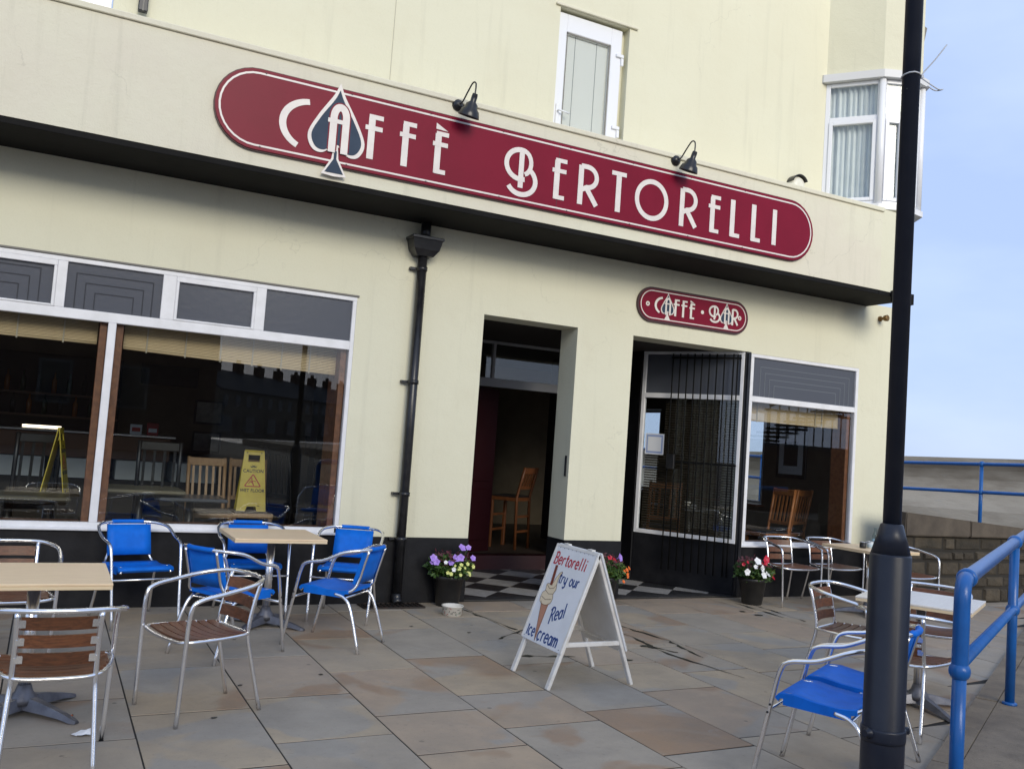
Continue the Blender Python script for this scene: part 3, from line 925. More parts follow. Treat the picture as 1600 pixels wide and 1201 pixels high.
m = MB(); abox(m, .095, .315, 1.615, 1.845, -.0155, -.0148, 0); q = m.build('notice_print', BLUEPAP, nt_)
m = MB(); abox(m, .115, .295, 1.64, 1.82, -.0144, -.0138, 0); m.build('notice_sheet', PAPER, nt_)
# back screen
m = MB(); m.box(3.85, 4.66, 2.05, 2.11, .016, 2.897); m.box(6.0, 6.665, 2.05, 2.11, .016, 2.897); m.box(6.64, 6.67, 1.16, 2.05, .016, 2.897); m.box(3.70, 3.848, .36, 2.11, .016, 2.897)
m.build('porch_side_panel', BLACKP, B)
es = frame_bars([(4.66, 6.0, 2.31, 2.42), (4.66, 6.0, 2.86, 2.895), (4.66, 4.70, 2.42, 2.86), (4.96, 5.0, 2.42, 2.86), (5.96, 6.0, 2.42, 2.86)], 2.04, 2.10, GREYD, 'door_screen', B)
m = MB(); m.box(4.70, 4.96, 2.065, 2.07, 2.42, 2.86); m.build('pane', GLASS, es)
m = MB(); m.box(5.0, 5.96, 2.065, 2.07, 2.42, 2.86); m.build('pane', GLASS, es)
MARD = mat('maroon_door_paint', (.030, .004, .006), .4)
m = MB(); m.xf = Matrix.Translation((4.70, 2.08, 0)) @ Matrix.Rotation(R(28), 4, 'Z')
m.box(0, .62, 0, .045, .2, 2.30, .004); m.box(.08, .54, -.012, 0, .35, 1.0, .004); m.box(.08, .54, -.012, 0, 1.1, 2.15, .004)
dr = m.build('entrance_door', MARD, B)
m = MB(); m.xf = Matrix.Translation((4.70, 2.08, 0)) @ Matrix.Rotation(R(28), 4, 'Z'); m.lathe([(.02, 0), (.02, .04)], (.05, -.03, 1.02), 8); m.build('handle', BRASS, dr)
m = MB(); m.box(4.64, 6.02, 1.98, 2.14, .016, .19); m.build('door_step', MARD, B)
m = MB(); m.box(4.40, 4.48, 2.044, 2.049, 1.55, 1.70); m.build('label_plate', PLAST, B)
m = MB(); m.box(6.55, 6.58, 2.042, 2.049, .9, 2.0); m.build('door_pull', PLAST, B)
m = MB(); m.box(4.955, 4.966, .04, .075, 1.30, 1.52, .004); m.build('door_entry_panel', BLACKM, B)

# grille gate in front of the angled window
gt = thing('grille_gate', 'black folding security grille of thin bars beside the porch window', 'gate')
for z in (.60, 1.52, 2.80):
    m = MB(); m.xf = MA; m.box(.40, L2-.02, z, z+.022, .05, .062); m.build('rail', BARM, gt)
bar0 = None
for i in range(10):
    u_ = .42+i*(L2-.46)/9
    if i > 7: u_ = .42+(7+.55*(i-7))*(L2-.46)/9+.06
    if not bar0:
        m = MB(); m.lathe([(.009, .22), (.009, 2.86)], seg=6); bar0 = m.build('bar', BARM, gt); o = bar0
    else:
        o = bar0.copy(); COL.objects.link(o)
    p = A2+U2*u_+Vector((-.867, -.498, 0))*.057
    o.location = (p.x, p.y, 0)
m = MB(); abox(m, .42, .52, 1.44, 1.62, .063, .10); m.build('lock_box', BLACKM, gt)
m = MB(); m.xf = basis((7.345, -.012, 0), (1, 0, 0), (0, 0, 1)); m.box(-.02, .02, .02, 2.88, 0, .03, .003); m.build('gate_post', BLACKM, gt)

# ---- interior shell
FZ = .2
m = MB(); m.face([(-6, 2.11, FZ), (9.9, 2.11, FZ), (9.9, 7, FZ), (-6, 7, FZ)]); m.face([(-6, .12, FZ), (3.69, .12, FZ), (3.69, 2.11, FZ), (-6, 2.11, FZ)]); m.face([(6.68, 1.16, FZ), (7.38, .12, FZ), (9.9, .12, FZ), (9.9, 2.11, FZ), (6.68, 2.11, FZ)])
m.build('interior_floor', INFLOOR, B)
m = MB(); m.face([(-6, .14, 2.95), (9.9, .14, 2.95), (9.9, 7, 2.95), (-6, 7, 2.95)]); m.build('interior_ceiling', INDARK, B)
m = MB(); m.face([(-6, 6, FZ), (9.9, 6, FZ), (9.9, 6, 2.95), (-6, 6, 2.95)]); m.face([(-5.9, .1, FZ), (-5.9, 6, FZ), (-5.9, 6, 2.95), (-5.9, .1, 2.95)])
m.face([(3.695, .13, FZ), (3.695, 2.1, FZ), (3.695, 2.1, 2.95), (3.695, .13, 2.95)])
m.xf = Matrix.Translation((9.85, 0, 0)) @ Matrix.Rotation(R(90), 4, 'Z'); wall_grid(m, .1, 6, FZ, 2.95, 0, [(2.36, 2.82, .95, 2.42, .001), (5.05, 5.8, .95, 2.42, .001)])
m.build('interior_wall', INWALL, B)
for ya, yb in ((2.365, 2.815), (5.055, 5.795)):
    m = MB()
    for a, b, c, d in ((ya, ya+.05, .955, 2.415), (yb-.05, yb, .955, 2.415), (ya+.05, yb-.05, .955, 1.0), (ya+.05, yb-.05, 2.36, 2.415)): m.box(9.862, 9.905, a, b, c, d, .003)
    sw2 = m.build('side_window', WHITE, B)
    m = MB(); m.box(9.88, 9.886, ya+.05, yb-.05, 1.0, 2.36); m.build('pane', GLASS, sw2)
m = MB(); m.box(9.70, 9.852, 2.3, 5.85, .92, .948); m.build('interior_shelf', WOODL, B)
for x in (3.2, 6.9):
    m = MB(); m.box(x, x+.35, 3.6, 3.95, FZ, 2.95); m.build('interior_column', INDARK, B)
# ------------------------------------------------------------------ signs and lettering
def deco(ch):
    """strokes of an art-deco capital: list of (points, relative width) in a unit box"""
    E_ = lambda cx, cy, rx, ry, a0, a1, n=18: arc(cx, cy, rx, ry, a0, a1, n)
    if ch == 'C': return [(E_(1.0, .5, .92, .46, 98, 243, 22), [1.0+.25*math.sin(math.pi*i/22) for i in range(23)])]
    if ch == 'F': return [([(.36, 0), (.36, .94)], 1.25), ([(.18, .955), (1, .955)], .85), ([(0, .70), (.98, .70)], .85)]
    if ch in 'EÈ':
        q = [([(.34, 0), (.34, .955)], 1.25), ([(.2, .955), (1, .955)], .85), ([(0, .70), (.98, .70)], .85), ([(.2, .045), (.92, .045)], .85)]
        return q
    if ch == 'R': return [([(.14, 0), (.14, .97)], 1.2), ([(.14, .955), (.45, .955)]+E_(.45, .70, .48, .255, 88, -90, 14)+[(.2, .37)], 1.0), ([(.42, .44), (.97, .03)], 1.1)]
    if ch == 'T': return [([(.5, 0), (.5, .94)], 1.25), ([(0, .955), (1, .955)], .9)]
    if ch == 'O': return [(E_(.5, .5, .455, .455, 0, 360, 40), 1.05)]
    if ch == 'L': return [([(.2, 0), (.2, 1)], 1.3), ([(.04, .045), (1, .045)], .9)]
    if ch == 'I': return [([(.5, 0), (.5, 1)], 1.25)]
    if ch == 'A': return [([(.28, 0), (.28, .74)]+E_(.59, .74, .31, .225, 180, 0, 14)+[(.90, .74), (.90, 0)], 1.35), ([(.0, .66), (.9, .66)], .8)]
    if ch == 'B': return [([(.50, .17), (.50, .93)], 1.1), (E_(.47, .66, .42, .31, 70, 268, 18)+[(.62, .36)], 1.0),
                          (E_(.55, .71, .24, .25, 100, -75, 10), .9), (E_(.52, .33, .43, .30, 65, -150, 20), 1.0)]
    return []

def put_deco(parent, ch, x0, x1, z0, z1, Mx, w, mtl=None, d=.004, name='letter'):
    m = MB(); m.xf = Mx
    for i, (pts, k) in enumerate(deco(ch)):
        kk = [w*v for v in k] if isinstance(k, list) else w*k
        m.stroke([(x0+p[0]*(x1-x0), z0+p[1]*(z1-z0)) for p in pts], kk, d+.0006*i)
    if ch == 'È':
        a, b, H = x0+(x1-x0)*.15, x1-.01, z1-z0
        m.plate([(a, z1+H*.20), (b, z1+H*.045), (a, z1+H*.055)], d)
    return m.build(name, mtl or SIGNW, parent)

def stadium(x0, x1, z0, z1, inset=0, n=16):
    x0 += inset; x1 -= inset; z0 += inset; z1 -= inset
    r = (z1-z0)/2; cz = (z0+z1)/2
    return arc(x1-r, cz, r, r, -90, 90, n)+arc(x0+r, cz, r, r, 90, 270, n)

def spade_poly(cx, zt, zb, w, s=1.0):
    """spade outline: tip at zt, foot at zb, width w; returns body and stem outlines"""
    H = zt-zb
    body = catmull([(cx, zt, 0), (cx+w*.10, zt-H*.14, 0), (cx+w*.34, zt-H*.38, 0), (cx+w*.50, zt-H*.60, 0), (cx+w*.42, zt-H*.75, 0), (cx+w*.24, zt-H*.78, 0), (cx+w*.04, zt-H*.69, 0)], 6)
    left = [(2*cx-p.x, p.y) for p in reversed(body[1:])]
    body = [(p.x, p.y) for p in body]+left
    stem = [(cx-w*.035, zt-H*.68), (cx-w*.06, zt-H*.82), (cx-w*.22, zb), (cx, zb-H*.012), (cx+w*.22, zb), (cx+w*.06, zt-H*.82), (cx+w*.035, zt-H*.68)]
    return body, stem

FY = CY-.006
sg = thing('fascia_sign', 'long maroon pill-shaped shop sign on the fascia reading CAFFÈ BERTORELLI', 'sign', (4.26, FY, 4.21))
MS = basis((-4.26, 0, -4.21), (1, 0, 0), (0, 0, 1))
m = MB(); m.xf = MS; m.plate(stadium(.965, 7.555, 3.878, 4.555), .030); m.build('board', MAROON, sg)
m = MB(); m.xf = MS; pp = stadium(.955, 7.565, 3.868, 4.565); m.plate(pp, .018); m.build('board_edge', MAROONE, sg)
m = MB(); m.xf = MS @ Matrix.Translation((0, 0, .0304)); pp = stadium(.965, 7.555, 3.878, 4.555, .035); m.stroke(pp+[pp[0]], .016, .002); m.build('border_line', SIGNW, sg)
MF = MS @ Matrix.Translation((0, 0, .0304))
body, stem = spade_poly(1.984, 4.60, 3.79, .50)
def inset_poly(poly, cx, cz, sx, sz): return [(cx+(p[0]-cx)*sx, cz+(p[1]-cz)*sz) for p in poly]
m = MB(); m.xf = MF; m.plate(body, .010); m.plate(stem, .0094)
sp = m.build('spade', SIGNW, sg)
m = MB(); m.xf = MF @ Matrix.Translation((0, 0, .0102)); m.plate(inset_poly(body, 1.984, 4.15, .875, .86), .002)
m.build('spade_face', SPADEB, sp)
m = MB(); m.xf = MF @ Matrix.Translation((0, 0, .0096)); m.plate([(1.984-.012, 4.0), (1.984-.012, 3.93), (1.984-.082, 3.808), (1.984+.082, 3.808), (1.984+.012, 3.93), (1.984+.012, 4.0)], .003)
m.build('spade_stem_face', SPADEB, sp)
# red halo and the A standing on the spade
MFA = MF @ Matrix.Translation((0, 0, .0128))
m = MB(); m.xf = MFA; q = deco('A')[0][0]; m.stroke([(1.897+p[0]*.175, 4.005+p[1]*.395) for p in q], .085, .0012); m.build('letter_halo', MAROON, sp)
put_deco(sp, 'A', 1.895, 2.072, 3.985, 4.40, MFA @ Matrix.Translation((0, 0, .0015)), .046)
for ch, x0, x1, z0, z1 in (('C', 1.495, 1.765, 3.945, 4.395), ('F', 2.232, 2.392, 4.0, 4.395), ('F', 2.551, 2.705, 4.0, 4.405), ('È', 2.87, 3.02, 4.0, 4.385),
                           ('B', 3.605, 3.96, 3.955, 4.41), ('E', 4.121, 4.28, 4.0, 4.40), ('R', 4.415, 4.645, 3.998, 4.402), ('T', 4.805, 4.98, 4.0, 4.408), ('O', 5.102, 5.507, 3.99, 4.408),
                           ('R', 5.66, 5.882, 3.996, 4.408), ('E', 6.042, 6.2, 4.0, 4.40), ('L', 6.345, 6.476, 4.0, 4.402), ('L', 6.642, 6.77, 4.0, 4.404), ('I', 6.925, 7.015, 4.005, 4.402)):
    put_deco(sg, ch, x0, x1, z0, z1, MF, .048)
m = MB(); m.xf = MF; m.box(4.187, 4.1925, 3.89, 4.54, 0, .0006); m.build('board_seam', MAROONE, sg)
m = MB(); m.xf = MF
for k in range(9):
    for z in (3.905, 4.53): m.plate(arc(1.35+k*.74, z, .008, .008, 0, 315, 7), .002)
tag(m.build('screw_heads', MAROONE, sg), kind='stuff')

# small sign over the porch
cs = thing('caffe_bar_sign', 'small maroon oval sign above the porch reading CAFFÈ BAR', 'sign', (6.49, -.004, 3.27))
MC = basis((-6.49, 0, -3.27), (1, 0, 0), (0, 0, 1))
m = MB(); m.xf = MC; m.plate(stadium(5.72, 7.265, 3.10, 3.445), .03); m.build('board', MAROON, cs)
m = MB(); m.xf = MC; m.plate(stadium(5.695, 7.29, 3.075, 3.47), .024); m.build('board_edge', MAROONE, cs)
MCF = MC @ Matrix.Translation((0, 0, .0304))
m = MB(); m.xf = MCF; pp = stadium(5.72, 7.265, 3.10, 3.445, .018); m.stroke(pp+[pp[0]], .011, .0015); m.build('border_line', SIGNW, cs)
for x, r_ in ((5.83, .026), (6.60, .022), (7.155, .026)):
    m = MB(); m.xf = MCF; m.plate(arc(x, 3.272, r_, r_, 0, 345, 15), .002); o = m.build('dot', SIGNW, cs)
    if r_ > .024:
        m = MB(); m.xf = MCF @ Matrix.Translation((0, 0, .0022)); m.plate(arc(x, 3.272, .010, .010, 0, 315, 7), .001); m.build('dot_centre', MAROON, o)
for cx in (6.105, 6.955):
    body, stem = spade_poly(cx, 3.425, 3.118, .185)
    m = MB(); m.xf = MCF; m.plate(body, .003); m.plate(stem, .0027); s_ = m.build('spade', SIGNW, cs)
    m = MB(); m.xf = MCF @ Matrix.Translation((0, 0, .0031)); m.plate(inset_poly(body, cx, 3.255, .86, .87), .001); m.build('spade_face', SPADEB, s_)
MCL = MCF @ Matrix.Translation((0, 0, .0042))
for ch, x0, x1 in (('C', 5.925, 6.04), ('A', 6.055, 6.145), ('F', 6.18, 6.265), ('F', 6.29, 6.375), ('È', 6.405, 6.485), ('B', 6.69, 6.86), ('A', 6.905, 6.995), ('R', 7.03, 7.125)):
    put_deco(cs, ch, x0, x1, 3.175, 3.368 if ch != 'È' else 3.35, MCL, .016 if ch == 'A' else .023, d=.002)

# gooseneck sign lamps
sl = thing('sign_lamp', 'black gooseneck lamp above the F and È of the fascia sign', 'wall lamp', (3.10, CY, 4.685), 0, 'gooseneck lamps over the fascia sign')
m = MB(); m.xf = Matrix.Rotation(R(90), 4, 'X'); m.lathe([(.058, 0), (.058, .012), (.045, .03), (.018, .05)], seg=18); m.build('wall_rose', BLACKM, sl)
pts = catmull([(0, -.045, 0), (.012, -.085, .015), (.035, -.14, .10), (.055, -.19, .165), (.07, -.225, .15), (.065, -.235, .06), (.06, -.232, .03)], 6)
m = MB(); m.tube(pts, .0075, 7); m.build('arm', BLACKM, sl)
ms = Matrix.Translation((.06, -.236, .022)) @ Matrix.Rotation(R(20), 4, 'X') @ Matrix.Rotation(R(6), 4, 'Y') @ Matrix.Scale(.92, 4)
m = MB(); m.xf = ms; m.lathe([(.026, .03), (.030, 0), (.030, -.05), (.058, -.075), (.068, -.115), (.090, -.135), (.108, -.19), (.109, -.20), (.097, -.197), (.07, -.14), (.03, -.07)], seg=20, cap=False)
lsh = m.build('shade', BLACKM, sl)
m = MB(); m.xf = ms; m.lathe([(.012, -.08), (.04, -.13), (.038, -.16), (.02, -.175)], seg=12); m.build('bulb', PLAST, lsh)
c = copy_tree(sl); place(c, (5.60, CY, 4.685), 0, 'black gooseneck lamp above the O and R of the fascia sign')

# bulkhead lamp half hidden behind the coping
bl = thing('bulkhead_lamp', 'round cream wall lamp with a black hood just above the coping', 'wall lamp', (7.93, -.002, 5.02))
m = MB(); m.xf = basis((0, 0, 0), (1, 0, 0), (0, 0, 1)); m.lathe([(.115, 0), (.115, .05), (.095, .085), (.05, .105)], seg=20); m.build('lens', mat('cream_lens', (.72, .70, .60), .4), bl)
m = MB(); m.xf = basis((0, 0, 0), (1, 0, 0), (0, 0, 1))
a = arc(0, 0, .128, .128, 25, 165, 14); bb = arc(0, 0, .118, .118, 165, 25, 14)
m.plate(a+bb, .115); m.build('hood', BLACKM, bl)
# little sensor by the corner
bl = thing('wall_sensor', 'small brown knob-like sensor on the wall near the corner', 'sensor', (9.53, -.002, 3.57))
m = MB(); m.xf = basis((0, 0, 0), (1, 0, 0), (0, 0, 1)); m.lathe([(.035, 0), (.035, .02), (.02, .03), (.02, .07), (.038, .08), (.042, .12), (.03, .13)], seg=12); m.build('body', BRASS, bl)

# ------------------------------------------------------------------ drainpipe
dp = thing('drainpipe', 'black drainpipe with a square hopper running down the wall left of the door', 'drainpipe', (3.11, -.075, 0))
m = MB(); m.lathe([(.046, .06), (.046, 3.36)], seg=14); m.build('pipe', BLACKM, dp)
m = MB(); m.lathe([(.05, 3.50), (.05, 3.72)], (.01, 0, 0), seg=14); m.build('inlet_pipe', BLACKM, dp)
m = MB()
lo = [(-.085, -.06, 3.36), (.085, -.06, 3.36), (.085, .06, 3.36), (-.085, .06, 3.36)]
mi = [(-.13, -.10, 3.42), (.13, -.10, 3.42), (.13, .07, 3.42), (-.13, .07, 3.42)]
hi = [(-.155, -.12, 3.53), (.155, -.12, 3.53), (.155, .07, 3.53), (-.155, .07, 3.53)]
for a, b in ((lo, mi), (mi, hi)):
    for i in range(4): m.face([a[i], a[(i+1) % 4], b[(i+1) % 4], b[i]])
m.face(lo); m.face(hi); m.box(-.165, .165, -.13, .07, 3.515, 3.545, .004)
m.build('hopper', BLACKM, dp)
for z in (3.24, 2.13, 1.05, .62):
    m = MB(); m.lathe([(.054, z-.02), (.054, z+.02)], seg=14); m.box(-.11, -.045, .02, .072, z-.012, z+.012)
    m.build('bracket', BLACKM, dp)
m = MB(); m.tube(fillet([(0, 0, .10), (0, -.01, .05), (0, -.05, .01)], .03), .05, 10); m.build('shoe', BLACKM, dp)
ur = thing('upper_drainpipe', 'dark slate-coloured drainpipe on the upper wall at the top left', 'drainpipe', (.395, -.06, 0))
m = MB(); m.box(-.038, .038, -.03, .03, 5.06, 9, .006); m.build('pipe', POST, ur)
m = MB(); m.box(-.006, .006, -.033, -.030, 5.06, 9); m.build('painted_highlight', LEADM, ur)  # thin pale strip, a highlight put on as colour

# ------------------------------------------------------------------ bamboo blinds hung inside the shop windows
mat_cord = mat('blind_cord', (.42, .36, .27), .8)
def bamboo(x0, x1, y, ztop, zbot_l, zbot_r, label, cords):
    t = thing('bamboo_blind', label, 'blind', ((x0+x1)/2, y, ztop), 0, 'bamboo blinds in the shop windows')
    m = MB(); n = 17
    hx = (x1-x0)/2
    for i in range(n):
        f = i/n
        zl, zr = -f*(ztop-zbot_l), -f*(ztop-zbot_r)
        hgt = (ztop-(zbot_l+zbot_r)/2)/n*.82
        m.face([(-hx, -.004*(i % 2), zl-hgt), (hx, -.004*(i % 2), zr-hgt), (hx, .004-.004*(i % 2), zr), (-hx, .004-.004*(i % 2), zl)])
    tag(m.build('slat', BAMBOO, t), kind='stuff')
    m = MB(); m.tube([(-hx, 0, zbot_l-ztop), (hx, 0, zbot_r-ztop)], .010, 6); m.build('bottom_rail', BAMBOO, t)
    for f in cords:
        m = MB(); x = -hx+2*hx*f
        zb = zbot_l+(zbot_r-zbot_l)*f-ztop-.02
        m.box(x-.006, x+.006, -.010, -.006, zb, 0)
        m.build('cord', mat_cord, t)
bamboo(.52, 2.42, .20, 2.40, 2.19, 2.145, 'bamboo blind rolled high in the shop window beside the drainpipe', (.1, .27, .43, .58, .72, .86))
bamboo(-1.85, .31, .20, 2.40, 2.21, 2.205, 'bamboo blind in the window bay at the left picture edge', (.3, .55, .72, .88))
bamboo(7.47, 9.08, .20, 2.32, 2.10, 2.10, 'pale bamboo blind in the small shop window right of the porch', (.15, .75, .82))
vb = thing('slatted_blind', 'dark venetian blind inside the porch window behind the grille', 'blind', (0, 0, 0))
m = MB(); m.xf = MA
for i in range(52):
    z = .68+i*.031
    m.face([(.30 if z > 1.6 else .06, z, -.07), (L2-.05, z, -.07), (L2-.05, z+.016, -.085), (.30 if z > 1.6 else .06, z+.016, -.085)])
tag(m.build('slat', mat('dark_blind_slat', (.050, .036, .022), .7), vb), kind='stuff')

# ------------------------------------------------------------------ A-board
ab = thing('a_board', 'white folding A-board advertising real ice cream on the paving', 'signboard', (3.435, -2.79, 0))
AW, AH, AD = .54, .905, .345
sl_ = math.hypot(AD, AH)
def aface(side):
    # local x along the board, local y up the slope, z outwards
    if side < 0: return basis((-AD, AW/2, 0), (0, -1, 0), (AD, 0, AH))
    return basis((AD, -AW/2, 0), (0, 1, 0), (-AD, 0, AH))
for sd_ in (-1, 1):
    X = aface(sd_)
    for x0 in (0, AW-.042):
        m = MB(); m.xf = X; m.box(x0, x0+.042, 0, sl_-.012, -.024, 0, .004); m.build('leg', ABFRAME, ab)
    m = MB(); m.xf = X; m.box(-.012, AW+.012, .245, sl_-.008, .001, .010, .002); pn = m.build('panel', ABOARD, ab)
    if sd_ < 0: front = pn
    m = MB(); m.xf = X; m.box(.045, AW-.045, .25, sl_-.05, -.004, -.0005); m.build('panel_back', ABINS, pn)
    m = MB(); m.xf = X; m.box(.043, AW-.043, sl_-.07, sl_-.02, -.026, -.0045); m.build('rail', ABFRAME, ab)
    m = MB(); m.xf = X; m.box(.043, AW-.043, .25, .29, -.026, -.0045); m.build('rail', ABFRAME, ab)
    m = MB(); m.xf = X
    for a, b, c_, d_ in ((-.012, .006, .25, sl_-.01), (AW-.006, AW+.012, .25, sl_-.01), (.006, AW-.006, sl_-.028, sl_-.01)): m.box(a, b, c_, d_, .0105, .0135)
    m.build('edge_bead', ABFRAME, pn)
for y in (-.16, .16):
    m = MB(); m.box(-.012, .016, y-.03, y+.03, AH-.004, AH+.006); m.build('hinge', ABFRAME, ab)
m = MB(); m.box(-.215, .215, -.262, -.235, .27, .30, .003); m.build('stay', ABFRAME, ab)
m = MB(); m.box(-.215, .215, .235, .262, .27, .30, .003); m.build('stay', ABFRAME, ab)
MP = aface(-1) @ Matrix.Translation((0, 0, .0105))
GL = {
 'e': [([(.1, .32), (.9, .36)]+arc(.5, .33, .42, .30, 12, 320, 14)[0:], 0)], 'c': [(arc(.5, .32, .44, .30, 45, 315, 12), 0)],
 'o': [(arc(.5, .31, .42, .29, 0, 360, 18), 0)], 'a': [(arc(.48, .31, .40, .29, 0, 360, 16), 0), ([(.9, .62), (.9, .0)], 0)],
 'r': [([(.2, .62), (.2, 0)], 0), (arc(.62, .38, .42, .22, 160, 55, 8), 0)], 't': [([(.45, .9), (.45, .1), (.7, .02), (.9, .08)], 0), ([(.05, .62), (.9, .64)], 0)],
 'l': [([(.5, 1.0), (.5, 0)], 0)], 'i': [([(.5, .62), (.5, 0)], 0), ([(.5, .80), (.5, .9)], 0)], 'I': [([(.5, .75), (.5, 0)], 0), ([(.2, .78), (.8, .76)], 0)],
 'y': [([(.1, .62), (.15, .2), (.5, .05), (.85, .25), (.9, .62)], 0), ([(.9, .62), (.85, -.2), (.5, -.34), (.2, -.25)], 0)],
 'u': [([(.12, .62), (.14, .15), (.45, .0), (.85, .2), (.88, .62)], 0), ([(.88, .62), (.9, 0)], 0)],
 'm': [([(.08, .62), (.08, 0)], 0), ([(.08, .45), (.25, .6), (.45, .55), (.5, .3), (.5, 0)], 0), ([(.5, .42), (.68, .6), (.88, .54), (.93, .3), (.93, 0)], 0)],
 'B': [([(.2, 0), (.24, .97)], 0), ([(.05, .93), (.55, 1.0)]+arc(.52, .76, .34, .22, 70, -80, 8)+[(.25, .52)], 0), (arc(.5, .27, .42, .27, 88, -100, 10)+[(.05, .03)], 0)],
 'R': [([(.2, -.12), (.3, .95)], 0), ([(.02, .85), (.3, 1.0)]+arc(.5, .75, .42, .25, 100, -85, 10)+[(.35, .48)], 0), ([(.5, .5), (.98, .0)], 0)],
}
def write(parent, text, x, y, h, adv, w, mtl, ang=0, shear=0, widths=None):
    Mw = MP @ Matrix.Translation((x, y, 0)) @ Matrix.Rotation(R(ang), 4, 'Z')
    cx = 0
    for ch in text:
        if ch == ' ': cx += adv*.7; continue
        k = (widths or {}).get(ch, 1)
        m = MB(); m.xf = Mw
        for j, (pts, _) in enumerate(GL[ch]):
            m.stroke([(cx+p[0]*adv*.86*k+shear*p[1]*h, p[1]*h) for p in pts], w, .0012+.0004*j)
        m.build('letter', mtl, parent)
        cx += adv*k
write(front, 'Bertorelli', .03, .812, .088, .050, .0115, LRED, 0, 0, {'B': 1.25, 'l': .7, 'i': .6, 't': .8, 'r': .9})
write(front, 'try our', .188, .688, .082, .045, .0105, LBLUE, 0, 0, {'t': .75, 'r': .8})
write(front, 'Real', .258, .405, .100, .049, .0115, LBLUE, 22, .25, {'R': 1.3, 'l': .6})
write(front, 'Ice', .03, .275, .090, .046, .0115, LBLUE, 0, 0, {'I': .6})
write(front, 'cream', .192, .268, .100, .055, .0125, LBLUE, 0, 0, {'m': 1.35, 'r': .8})
# painted cone, swirl and chocolate stick
def paint(poly, mtl, name, d=.001, z=0):
    m = MB(); m.xf = MP @ Matrix.Translation((0, 0, z)); m.plate(poly, d); return m.build(name, mtl, front)
paint([(.182, .255), (.176, .255), (.078, .53), (.178, .53)], CONEM, 'painted_cone')
sw = [(p.x, p.y) for p in catmull([(.045, .555, 0), (.06, .522, 0), (.13, .508, 0), (.195, .53, 0), (.205, .57, 0), (.19, .60, 0), (.205, .635, 0), (.19, .67, 0), (.185, .72, 0), (.205, .765, 0), (.175, .755, 0), (.15, .715, 0), (.13, .67, 0), (.065, .655, 0), (.075, .61, 0), (.05, .59, 0)], 4, True)]
paint(sw, ICEC, 'painted_ice_cream', .0012, .0012)
m = MB(); m.xf = MP @ Matrix.Translation((0, 0, .0026))
m.stroke(sw+[sw[0]], .0035, .0004)
for q in ([(.075, .61), (.13, .59), (.19, .60)], [(.07, .65), (.12, .628), (.17, .64), (.19, .67)], [(.055, .56), (.12, .545), (.19, .56)]): m.stroke(q, .0035, .0004)
m.stroke([(.180, .255), (.078, .53)], .003, .0004); m.stroke([(.180, .255), (.178, .53)], .003, .0004)
m.build('painted_outline', ICEL, front)
paint([(.105, .655), (.137, .655), (.112, .805), (.083, .80)], FLAKE, 'painted_flake', .001, .0032)
m = MB(); m.xf = MP
for k in range(9):
    m.plate(arc(.05+k*.055, sl_-.035, .0028, .0028, 0, 300, 5), .0014)
for x, y in ((.02, .265), (AW-.03, .265), (.21, .262)): m.plate(arc(x, y, .004, .004, 0, 300, 5), .0014)
m.build('nail_heads', INKBLK, front)

# ------------------------------------------------------------------ lamp post
lp = thing('lamp_post', 'dark navy lamp post with a wide conical base in the foreground', 'lamp post', (3.411, -5.466, 0))
m = MB(); m.lathe([(.092, 0), (.092, .44), (.091, .45), (.089, .455), (.089, 1.222), (.0845, 1.232)], seg=28); m.build('base', POST, lp)
m = MB(); m.lathe([(.0855, 1.228), (.048, 1.362), (.041, 1.366)], seg=28); m.build('cone', POST, lp)
m = MB(); m.lathe([(.0395, 1.36), (.0395, 7.6), (.02, 7.65)], seg=20); m.build('shaft', POST, lp)
m = MB(); m.lathe([(.094, .415), (.0955, .43), (.0955, .465), (.0935, .475)], seg=28); m.build('collar', POST, lp)
for k, (a, rr_) in enumerate(((210, .016), (12, .017))):
    m = MB(); m.xf = Matrix.Translation((0, 0, .455)) @ Matrix.Rotation(R(a-27), 4, 'Z') @ Matrix.Rotation(R(90), 4, 'Y')
    m.lathe([(.024, .078), (.024, .105), (rr_, .109), (rr_, .123)], seg=10); m.build('bolt', POST, lp)
m = MB(); m.tube(fillet([(0, 0, 7.6), (0, 0, 8.0), (.3, .5, 8.2)], .3), .03, 8); m.box(.2, .42, .45, .95, 8.17, 8.28, .02); m.build('lantern', POST, lp)
zt = thing('cable_tie', 'pale plastic cable ties looped round the lamp post with loose tails', 'cable tie', (3.411, -5.466, 3.43))
m = MB(); m.tube([(.043*math.cos(k*.5236), .043*math.sin(k*.5236), .004*math.sin(k)) for k in range(12)], .004, 5, closed=True); m.build('loop', PLAST, zt)
m = MB(); m.tube(catmull([(.035, -.025, -.002), (.06, -.02, .03), (.10, -.045, .09), (.145, -.07, .165)], 4), .0032, 5); m.build('tail', PLAST, zt)
m = MB(); m.tube(catmull([(.03, -.03, -.01), (.06, -.05, -.035), (.10, -.07, -.06), (.125, -.075, -.055), (.09, -.06, -.065), (.05, -.05, -.05)], 4), .003, 5); m.build('tail', PLAST, zt)
m = MB(); m.box(.032, .046, -.032, -.018, -.007, .008); m.build('lock', PLAST, zt)

